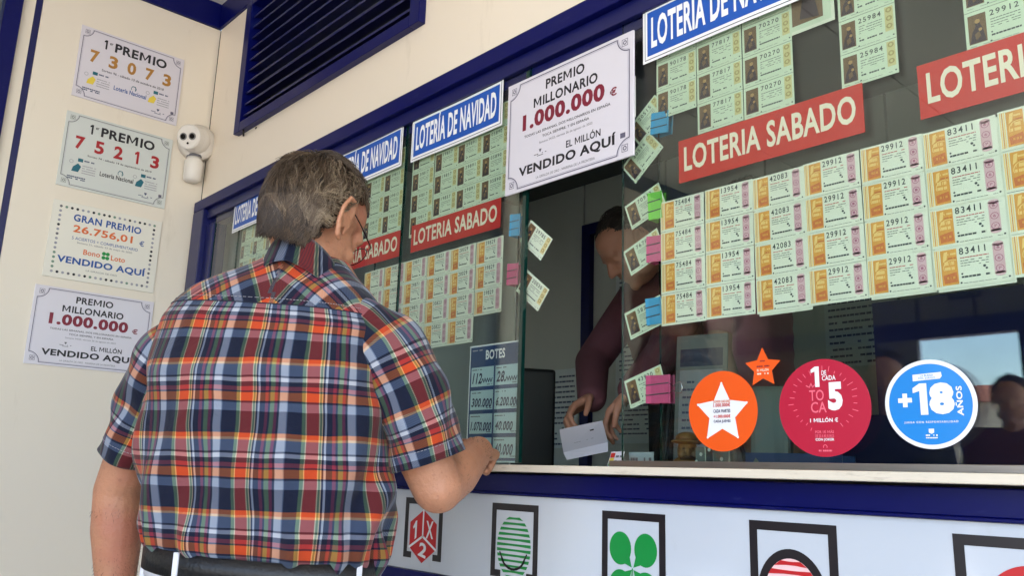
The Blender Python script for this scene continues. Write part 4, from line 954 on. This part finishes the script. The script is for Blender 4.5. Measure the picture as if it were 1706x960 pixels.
def smooth_tab(tab, n, it=6):
    tab = np.array(tab, float); s = np.linspace(0, 1, n); z = tab[:, 0]; q = (z-z[0])/(z[-1]-z[0]) if abs(z[-1]-z[0]) > 0 else np.linspace(0, 1, len(tab))
    out = np.stack([np.interp(s, q, tab[:, k]) for k in range(tab.shape[1])], 1)
    for _ in range(it):
        k = out.copy(); k[1:-1] = (out[:-2]+2*out[1:-1]+out[2:])/4; out = k
    return out

# ---- the man at the window
man = thing("person", "grey haired man in a plaid short sleeved shirt leaning at the ticket window", "person", (-1.504, -.646, .012), (0, 0, R(39)))
HC = V(.048, .034, 1.646-.012); HM = frame(18, 26, 4)
dz = -.012
g = MB()
head_prims(g, HC, HM, 1.06)
nb = V(.045, .035, 1.455)
cap(g, HC+HM @ V(0, -.02, -.05), nb, .058, .066); cap(g, HC+HM @ V(0, -.04, -.02), nb+V(0, -.005, .02), .045, .052)
cap(g, nb, (0, .035, 1.34), .058, .11); cap(g, (0, .03, 1.36), (0, .04, 1.05), .12, .13); cap(g, (-.15, .02, 1.36), (.15, .02, 1.36), .055, .055)
RE, LE = V(.318, .085, 1.112), V(-.342, .085, 1.085); RW, LW = V(.345, .345, 1.188), V(-.335, .115, .845)
chain(g, [(.17, .015, 1.37), (.25, .04, 1.26), RE], [.058, .054, .050]); chain(g, [RE, RE*.62+RW*.38, RW], [.049, .052, .034])
cap(g, RE+V(.004, -.012, -.004), RE+V(0, .01, .0), .040, .04)
chain(g, [(-.17, .015, 1.37), (-.275, .05, 1.24), LE], [.058, .054, .047]); chain(g, [LE, LE*.68+LW*.32, LW], [.047, .050, .031])
hand_prims(g, RW, (-.05, 1, .10), (.45, -.1, 1), (-1, .1, .3), (68, 80, 50), k=1.06)
hand_prims(g, LW, (.02, .12, -1), (-1, .15, 0), (.1, 1, 0), (14, 20, 16), k=1.06, thumb=.25)
for s in (-1, 1): chain(g, [(s*.09, .04, .95), (s*.10, .05, .52), (s*.105, .02, .1)], [.08, .05, .035])
body = remesh(g, "body", .0042, 5, man, SKIN)
HB, HMID, HG = P("hair dark brown", (48, 35, 26), .5, .2, 40), P("hair brown", (92, 74, 57), .45, .2, 40), P("hair grey", (148, 129, 106), .45, .15, 40)
hair(man, HC, HM, (HB, HMID, HG), 8000, 3, rx=(.082, .1045, .0985), low=-.112, nape=True, hi=.019, rad=.0011, wav=.5)
# torso of the shirt
TAB = [(.955, 0, .045, .205, .128, .145, 2.4), (.985, 0, .045, .214, .135, .155, 2.4), (1.0, 0, .042, .223, .148, .17, 2.5), (1.03, 0, .038, .229, .152, .175, 2.5), (1.12, -.002, .028, .237, .152, .168, 2.5),
       (1.22, -.003, .014, .235, .149, .152, 2.6), (1.32, -.004, .004, .231, .145, .138, 2.6), (1.38, -.003, .008, .226, .138, .122, 2.6), (1.42, -.004, .014, .222, .130, .112, 2.6), (1.455, -.002, .020, .206, .122, .104, 2.5),
       (1.486, .006, .024, .184, .114, .096, 2.4), (1.508, .016, .028, .154, .104, .09, 2.3), (1.527, .028, .030, .120, .096, .084, 2.1), (1.543, .038, .032, .097, .089, .08, 2.0), (1.558, .044, .034, .081, .082, .074, 2.0)]
nv, nu = 190, 200
T = smooth_tab(TAB, nv, 4)
th = np.linspace(0, 2*math.pi, nu, endpoint=False)-math.pi/2         # starts at the middle of the back
Pt = np.zeros((nv, nu, 3))
fr = np.random.default_rng(5)
folds = [(fr.uniform(-1, 1), fr.uniform(-1, 1), fr.uniform(0, 6.28), fr.uniform(.4, 1)) for _ in range(10)]
YOKE = 1.446
for j in range(nv):
    z, cx, cy, a, bb, bf, n = T[j]
    c, s = np.cos(th), np.sin(th); e = 2/n
    x = a*np.sign(c)*np.abs(c)**e; y = np.where(s < 0, bb, bf)*np.sign(s)*np.abs(s)**e
    blouse = math.exp(-((z-1.0)/.05)**2); mid = math.exp(-((z-1.12)/.12)**2); low = min(1, max(0, (1.45-z)/.1))
    d = .0065*blouse*np.sin(15*th+2.5*np.sin(2*th)+8*z)+.0045*blouse*np.sin(27*th+1.3)+.011*blouse*np.exp(-((th+.1)/.5)**2)
    d = d+low*(.0055*np.sin(5*th+z*17+1.0)*mid+.0042*np.sin(9*th-z*26)*(.35+mid)+.0022*np.sin(3*th+z*38+2*np.sin(th*2)))
    # drag lines from the arm pits and a shallow furrow along the spine
    for side in (-1, 1):
        ax = np.abs(np.angle(np.exp(1j*(th-(math.pi if side < 0 else 0)))))
        d = d+low*.006*np.sin((z-1.35)*60+ax*5)*np.exp(-(ax/.5)**2)*math.exp(-((z-1.30)/.09)**2)
        d = d+low*.013*np.sin((z-1.08)*44+ax*7*side)*np.exp(-((ax-.15)/.4)**2)*math.exp(-((z-1.08)/.10)**2)
    d = d-.005*np.exp(-((th+math.pi/2)/.22)**2)*math.exp(-((z-1.28)/.12)**2)+(.0012 if z > YOKE else 0)
    rn = np.sqrt((x/a**1)**2+(y/np.where(s < 0, bb, bf))**2)+1e-9
    nx, ny = x/a**2, y/np.where(s < 0, bb, bf)**2; nl = np.hypot(nx, ny)+1e-9
    Pt[j, :, 0] = cx+x+nx/nl*d; Pt[j, :, 1] = cy+y+ny/nl*d; Pt[j, :, 2] = z+dz-.055*x*min(1, max(0, (z-1.34)/.1))-.045*x*min(1, max(0, (1.08-z)/.08))
ref = Pt[int(nv*.45)]; seg = np.hypot(*(np.roll(ref, -1, 0)-ref)[:, :2].T); arc = np.concatenate([[0], np.cumsum(seg)])
vl = np.concatenate([[0], np.cumsum(np.linalg.norm(Pt[1:, 0]-Pt[:-1, 0], axis=1))])
jy = int(np.argmax(T[:, 0] > YOKE))
def uvt(j, jj, i):
    if j < jy: return (arc[i] if i <= nu//2 else arc[i]-arc[-1])+.034, vl[jj]*1.0
    p = Pt[jj, i % nu]; x = p[0]-.03; yv = (p[1]*.9+p[2]*.6); sg = -1 if (x < 0) else 1
    a = R(28*sg); return x*math.cos(a)-yv*math.sin(a)+.3, x*math.sin(a)+yv*math.cos(a)+.5
shirt = cloth_grid("shirt", Pt, uvt, man, PLAID)
NVC = P("navy seam cotton", (24, 28, 46), .9); STC = P("stitch cotton", (150, 146, 150), .9)  # navy piping for the yoke seam and pale stitch thread
g = MB(); row = [Pt[jy, i % nu]+V(0, -.0006, -.001) for i in range(-nu//4, nu//4+1)]; g.tube(row, .0011, NVC, 6)
g.build("yoke_seam", shirt)
g = MB(); row = [(Pt[jy+3, i % nu]*1+V(0, -.0004, 0)) for i in range(-nu//4, nu//4+1)]
for a_, b_ in zip(row[::1], row[1::1]): g.tube([a_+(b_-a_)*.1, a_+(b_-a_)*.75], .0005, STC, 4)
g.build("yoke_stitching", shirt)
def sleeve(path, rads, flat, u0, seed):
    q = np.random.default_rng(seed); ns, nr = 70, 72
    P0 = np.array(path, float); t = np.linspace(0, len(P0)-1, ns)
    C = np.stack([np.interp(t, range(len(P0)), P0[:, k]) for k in range(3)], 1); r = np.interp(t, range(len(P0)), rads)
    for _ in range(8):
        C[1:-1] = (C[:-2]+2*C[1:-1]+C[2:])/4; r[1:-1] = (r[:-2]+2*r[1:-1]+r[2:])/4
    L = np.concatenate([[0], np.cumsum(np.linalg.norm(C[1:]-C[:-1], axis=1))]); rows = []
    ph = q.uniform(0, 6.28, 4)
    def ringp(cn, tg, rad, s, amp=1):
        side = np.cross(tg, V(0, 1, 0)); side /= np.linalg.norm(side); fwd = np.cross(side, tg)
        a = np.linspace(0, 2*math.pi, nr, endpoint=False)
        w = amp*(.0050*np.sin(2*a+s*26+ph[0])+.0038*np.sin(3*a-s*44+ph[1])+.0024*np.sin(5*a+s*60+ph[2]))*min(1, s/.06)
        rr_ = rad+w
        return cn+np.outer(np.cos(a)*rr_*flat, side)+np.outer(np.sin(a)*rr_, fwd)
    for j in range(ns):
        tg = C[min(j+1, ns-1)]-C[max(j-1, 0)]; tg /= np.linalg.norm(tg); rows.append(ringp(C[j], tg, r[j], L[j]))
    for inset, back in ((.0025, .0005), (.006, .012), (.012, .05)): rows.append(ringp(C[-1]-tg*back, tg, r[-1]-inset, L[-1]-back))
    Ps = np.array(rows); Ps[:, :, 2] += dz; rm = float(np.mean(rads)); LL = list(L)+[L[-1]+.001, L[-1]+.01, L[-1]+.05]
    g = MB(); hr = Ps[ns-8]; cn = hr.mean(0)
    for i in range(nr):
        a_, b_ = hr[i]+(hr[i]-cn)*.008, hr[(i+1) % nr]+(hr[(i+1) % nr]-cn)*.008; g.tube([a_, a_+(b_-a_)*.7], .0005, STC, 4)
    g.build("hem_stitching", shirt)
    return cloth_grid("sleeve", Ps, lambda j, jj, i: (u0+2*math.pi*rm*i/nr, .5-LL[jj]), shirt, PLAID)
sleeve([(.11, .02, 1.43), (.17, .015, 1.415), (.222, .018, 1.37), (.262, .034, 1.29), (.290, .05, 1.225), (.306, .06, 1.175)], [.050, .074, .085, .085, .081, .079], .92, .02, 1)
sleeve([(-.10, .02, 1.43), (-.155, .015, 1.412), (-.205, .018, 1.365), (-.25, .036, 1.29), (-.285, .055, 1.22), (-.310, .064, 1.162)], [.05, .072, .079, .077, .073, .070], .92, .05, 2)
# collar
rows = []
for (rx_, ry_, z, fw_) in ((.081, .086, 1.535, 0), (.0775, .0825, 1.566, 0), (.077, .082, 1.590, 0), (.080, .085, 1.595, 0), (.084, .089, 1.585, 0), (.090, .097, 1.562, 0), (.097, .104, 1.541, 0), (.101, .108, 1.530, 0), (.0995, .1065, 1.529, 0)):
    a = np.linspace(0, 2*math.pi, 80, endpoint=False)-math.pi/2
    rows.append(np.stack([.047+rx_*np.cos(a), .024+ry_*np.sin(a), z+dz-.125*(np.sin(a)+1)/2-.026*np.maximum(0, np.cos(a))+.003*np.sin(3*a+z*50)], 1))
cg = cloth_grid("collar", np.array(rows), lambda j, jj, i: (.028+.075*2*math.pi*i/80, .400+.0042*jj), shirt, PLAID)
# trousers, belt, loops, shoes
TRW = P("white trouser cotton", (226, 226, 232), .8, .04, 12, .15, 160); BELT = P("black leather", (16, 16, 18), .42, .2, 60, .3, 180); SHOE = P("brown shoe leather", (70, 48, 34), .4, .15, 30)
g = MB()
for q in np.linspace(0, 1, 6):
    g.ball((0, .042, .955-.14*q), (.212-.004*q, .136+.012*math.sin(q*3), .05), TRW, 32, 16)
for s in (-1, 1): chain(g, [(s*.105, .045, .84), (s*.112, .055, .50), (s*.115, .03, .10)], [.108, .082, .068], TRW); cap(g, (s*.08, -.045, .86), (s*.085, -.035, .80), .085, .08, TRW)
g2 = remesh(g, "trousers", .008, 6, man, TRW)
def waist_ring(name, a, b, z0, z1, t, mat, par):
    an = np.linspace(0, 2*math.pi, 96, endpoint=False); e = 2/2.4; rows = []
    for k, z in ((0, z0), (t, z0), (t, z1), (0, z1)):
        c, s = np.cos(an), np.sin(an); rows.append(np.stack([(a+k)*np.sign(c)*np.abs(c)**e, .043+(b+k)*np.sign(s)*np.abs(s)**e, np.full(96, z)+.004*np.sin(an*2+1)-.009*np.cos(an)], 1))
    rows.append(rows[0]); return cloth_grid(name, np.array(rows), lambda j, jj, i: (i*.01, jj*.01), par, mat)
waist_ring("waistband", .208, .138, .93, .986+dz, .008, TRW, g2)
belt = waist_ring("belt", .2165, .1465, .955+dz, .998+dz, .005, BELT, man)
for an in (-166, -112, -22, 60, 120):
    a_ = R(an); g = MB(); e = 2/2.4; c, s = math.cos(a_), math.sin(a_)
    x, y = .2225*math.copysign(abs(c)**e, c), .043+.1525*math.copysign(abs(s)**e, s); tx, ty = -s, c; nx, ny = c/.22, s/.15; l = math.hypot(nx, ny); nx /= l; ny /= l; tx, ty = -ny, nx
    v = [(x+tx*u*.0055+nx*o, y+ty*u*.0055+ny*o, z) for z in (.946+dz, 1.001+dz) for u, o in ((-1, -.006), (1, -.006), (1, .002), (-1, .002))]
    g.add(v, [(0, 1, 2, 3), (4, 7, 6, 5), (0, 4, 5, 1), (1, 5, 6, 2), (2, 6, 7, 3), (3, 7, 4, 0)], TRW); g.build("belt_loop", g2, bevel=.001)
g = MB(); g.box(-.022, .022, .190, .198, .945+dz, .993+dz, STEEL); g.build("buckle", belt, bevel=.003)
for s in (-1, 1):
    g = MB(); chain(g, [(s*.115, -.03, .045), (s*.12, .08, .042), (s*.125, .17, .03)], [.042, .042, .032], SHOE); cap(g, (s*.115, -.01, .05), (s*.115, .02, .085), .045, .048, SHOE)
    so_ = remesh(g, "shoe", .007, 4, man, SHOE)
    g = MB(); g.tube([(s*.1145, -.07, .0), (s*.115, -.07, .012)], .02, INK, 8); g.v = []; g.f = []; g.mi = []; g.box(s*.118-.042, s*.118+.042, -.068, .205, .0, .016, INK); g.build("sole", so_, bevel=.006)
# glasses
GW = P("glasses wire", (60, 44, 36), .3, metal=.7)
H = lambda x, y, z: HC+HM @ (V(x, y, z)*1.06)
g = MB()
for s in (-1, 1):
    g.tube([H(s*.034+.026*math.cos(a), .108-.004*abs(math.cos(a)*s+.6), -.006+.021*math.sin(a)) for a in np.linspace(0, 2*math.pi, 25)], .0011, GW, 6)
    g.tube([H(s*.061, .102, .004), H(s*.072, .094, .006), H(s*.083, .03, .012), H(s*.084, .0, .016), H(s*.083, -.022, .012), H(s*.080, -.034, -.006)], .0014, GW, 6)
g.tube([H(-.008, .108, .002), H(0, .113, .004), H(.008, .108, .002)], .0011, GW, 6); gl = g.build("glasses", man, smooth=True)
LENS = glass_mat("lens glass", (.96, .98, .97))
for s in (-1, 1):
    g = MB(); pts = [H(s*.034+.0255*math.cos(a), .108-.004*abs(math.cos(a)*s+.6), -.006+.0205*math.sin(a)) for a in np.linspace(0, 2*math.pi, 25)[:-1]]; g.add(pts, [tuple(range(24))], LENS); g.build("lens", gl)
# fine hair on the forearms
g = MB(); q = np.random.default_rng(9); AH = P("arm hair", (74, 52, 40), .6)
for A, B_, ra, rb, n in ((LE, LW, .050, .034, 1300), (RE, RW, .052, .036, 900)):
    ax = (B_-A)/np.linalg.norm(B_-A); s1 = np.cross(ax, V(0, 0, 1) if abs(ax[2]) < .8 else V(0, 1, 0)); s1 /= np.linalg.norm(s1); s2 = np.cross(ax, s1)
    for _ in range(n):
        t_, a_ = .12+q.random()*.8, q.random()*6.28; nr_ = math.cos(a_)*s1+math.sin(a_)*s2; p = A+(B_-A)*t_+nr_*(ra+(rb-ra)*t_-.003)
        dr_ = nr_*.42+ax*.8+q.normal(size=3)*.35; dr_ /= np.linalg.norm(dr_); g.tube([p, p+dr_*.004, p+dr_*.0075+ax*.003], [.0004, .00035, .00015], AH, 3, cap=False)
g.build("arm_hair", man)

# ---- simpler figures: the clerks behind the glass, people waiting behind the camera (mirrored)
def figure(root, J, top_mat, leg_mat, hair_mats, skin, hand=None, vox=.008, long_sleeve=False, nhair=900):
    """J: joints in root space: head, yaw, pitch, neck, chest, pelvis, sh, el, wr, hip, kn, an (pairs right, left)."""
    M = frame(J["yaw"], J["pitch"]); hc = V(*J["head"]); nk, ch, pv = V(*J["neck"]), V(*J["chest"]), V(*J["pelvis"])
    g = MB(); head_prims(g, hc, M); cap(g, hc+M @ V(0, -.02, -.05), nk, .05, .055); cap(g, nk, ch, .055, .09); cap(g, ch, pv, .09, .10)
    for k in (0, 1):
        sh, el, wr = V(*J["sh"][k]), V(*J["el"][k]), V(*J["wr"][k]); cap(g, ch, sh, .06, .05); chain(g, [sh, el, wr], [.046, .038, .026])
        h_ = hand[k] if hand else (wr-el, V(1 if k == 0 else -1, 0, .2), V(0, 1, 0), (15, 20, 15)); hand_prims(g, wr, h_[0], h_[1], h_[2], h_[3], k=.95)
        chain(g, [V(*J["hip"][k]), V(*J["kn"][k]), V(*J["an"][k])], [.075, .045, .032]); an = V(*J["an"][k])
    remesh(g, "body", vox*.62, 3, root, skin)
    hair(root, hc, M, hair_mats, nhair, 11, wav=.3, rad=.0016)
    g = MB(); wd = V(*J["sh"][0])-V(*J["sh"][1]); wd /= np.linalg.norm(wd)
    for q in np.linspace(0, 1, 7):
        c_ = ch+(pv-ch)*q; cap(g, c_-wd*(.10-.01*q), c_+wd*(.10-.01*q), .115, .115, top_mat)
    for k in (0, 1):
        sh, el, wr = V(*J["sh"][k]), V(*J["el"][k]), V(*J["wr"][k]); cap(g, ch+(nk-ch)*.5, sh, .08, .07, top_mat)
        chain(g, [sh, el, wr] if long_sleeve else [sh, sh+(el-sh)*.65], [.072, .058, .045] if long_sleeve else [.072, .064], top_mat)
    remesh(g, "top", vox, 6, root, top_mat)
    g = MB(); cap(g, pv-wd*.07, pv+wd*.07, .125, .125, leg_mat)
    for k in (0, 1): chain(g, [V(*J["hip"][k]), V(*J["kn"][k]), V(*J["an"][k])], [.105, .075, .06], leg_mat)
    remesh(g, "trousers", vox*1.3, 5, root, leg_mat)
    f = frame(J.get("body_yaw", J["yaw"]), 0) @ V(0, 1, 0)
    for k in (0, 1):
        an = V(*J["an"][k]); g = MB(); chain(g, [an+V(0, 0, -.045)-f*.03, an+V(0, 0, -.05)+f*.14], [.04, .032], INK); remesh(g, "shoe", .009, 3, root, INK)
def standing(yaw, h=1.70, lean=0):
    """Joints of a relaxed standing figure facing yaw, scaled to height h."""
    k = h/1.70; A = frame(yaw, 0)
    T = lambda x, y, z: tuple(A @ V(x, y, z)*k)
    return dict(head=T(0, .02, 1.59), yaw=yaw, pitch=8, body_yaw=yaw, neck=T(0, 0, 1.44), chest=T(0, 0, 1.30), pelvis=T(0, 0, .95), sh=(T(.17, 0, 1.38), T(-.17, 0, 1.38)), el=(T(.22, -.02, 1.10), T(-.22, -.02, 1.10)),
                wr=(T(.22, .06, .86), T(-.22, .06, .86)), hip=(T(.09, 0, .92), T(-.09, 0, .92)), kn=(T(.10, .01, .5), T(-.10, .01, .5)), an=(T(.10, -.01, .09), T(-.10, -.01, .09)))
PINK = P("pink cotton", (186, 112, 122), .85, .06, 12); DKTR = P("dark trousers", (28, 26, 32), .8); HCL = (P("clerk hair dark", (44, 36, 32), .5), P("clerk hair", (72, 60, 52), .5), P("clerk hair grey", (104, 92, 82), .5))
RED = P("rose red cotton", (100, 58, 66), .85, .06, 12)
t = thing("person", "clerk in a rose top bending over the desk with a paper slip behind the glass", "person", (-1.1, .62, .451))
o = V(1.1, -.62, -.451)
W_ = lambda x, y, z: tuple(V(x, y, z)+o)
J = dict(head=W_(-1.69, .66, 1.89), yaw=-148, pitch=44, body_yaw=-165, neck=W_(-1.70, .78, 1.855), chest=W_(-1.72, .88, 1.75), pelvis=W_(-1.79, 1.12, 1.48), sh=(W_(-1.88, .92, 1.78), W_(-1.56, .83, 1.78)), el=(W_(-1.89, .70, 1.53), W_(-1.53, .62, 1.52)), wr=(W_(-1.71, .50, 1.385), W_(-1.545, .49, 1.40)),
         hip=(W_(-1.87, 1.14, 1.44), W_(-1.71, 1.10, 1.44)), kn=(W_(-1.87, 1.10, .97), W_(-1.71, 1.06, .97)), an=(W_(-1.87, 1.16, .54), W_(-1.71, 1.12, .54)))
figure(t, J, RED, DKTR, HCL, SKIN2, long_sleeve=True, hand=((V(-.15, -1, -.55), V(-.5, .1, 1), V(1, 0, .2), (25, 40, 25)), (V(-.75, -.25, -.8), V(-.6, -.3, .9), V(-.2, -1, .3), (25, 35, 25))))
t = thing("person", "second clerk in a pink top and dark trousers standing deeper inside the booth", "person", (-1.50, 1.04, .451))
figure(t, standing(78, 1.70), PINK, DKTR, HCL, SKIN2)
t = thing("paper_slip", "folded white paper slip held by the clerk just behind the serving gap", "paper", (-1.618, .36, 1.262), (R(38), R(-14), R(20)))
g = MB(); g.add([(-.075, 0, -.034), (.06, .004, -.04), (.075, .0, .032), (-.055, .003, .038), (-.066, -.02, -.048), (.055, -.014, -.058)], [(0, 1, 2, 3), (0, 4, 5, 1)], PAPERW); so_ = g.build("sheet", t); sm = so_.modifiers.new("t", 'SOLIDIFY'); sm.thickness = .0006
g = MB(); g.quad(.03, .012, .042, .016, .003, INK); g.dashes(-.03, .03, -.012, .0012, .0032, LGREY, 3); g.build("print", t)
BYS = P("bystander maroon shirt", (84, 26, 36), .8); BYS2 = P("bystander dark shirt", (22, 24, 34), .8)
t = thing("person", "dark haired passer-by in a dark shirt waiting on the porch behind the viewer", "person", (-1.69, -2.5, .012), (0, 0, 0), "people on the porch behind the viewer")
figure(t, standing(20, 1.74), BYS2, DKTR, HCL, SKIN2, vox=.011, long_sleeve=True, nhair=500)
t = thing("person", "passer-by in a maroon shirt waiting near the porch door behind the viewer", "person", (-1.50, -3.55, .012), (0, 0, 0), "people on the porch behind the viewer")
figure(t, standing(15, 1.72), BYS, DKTR, HCL, SKIN2, vox=.011, nhair=500)
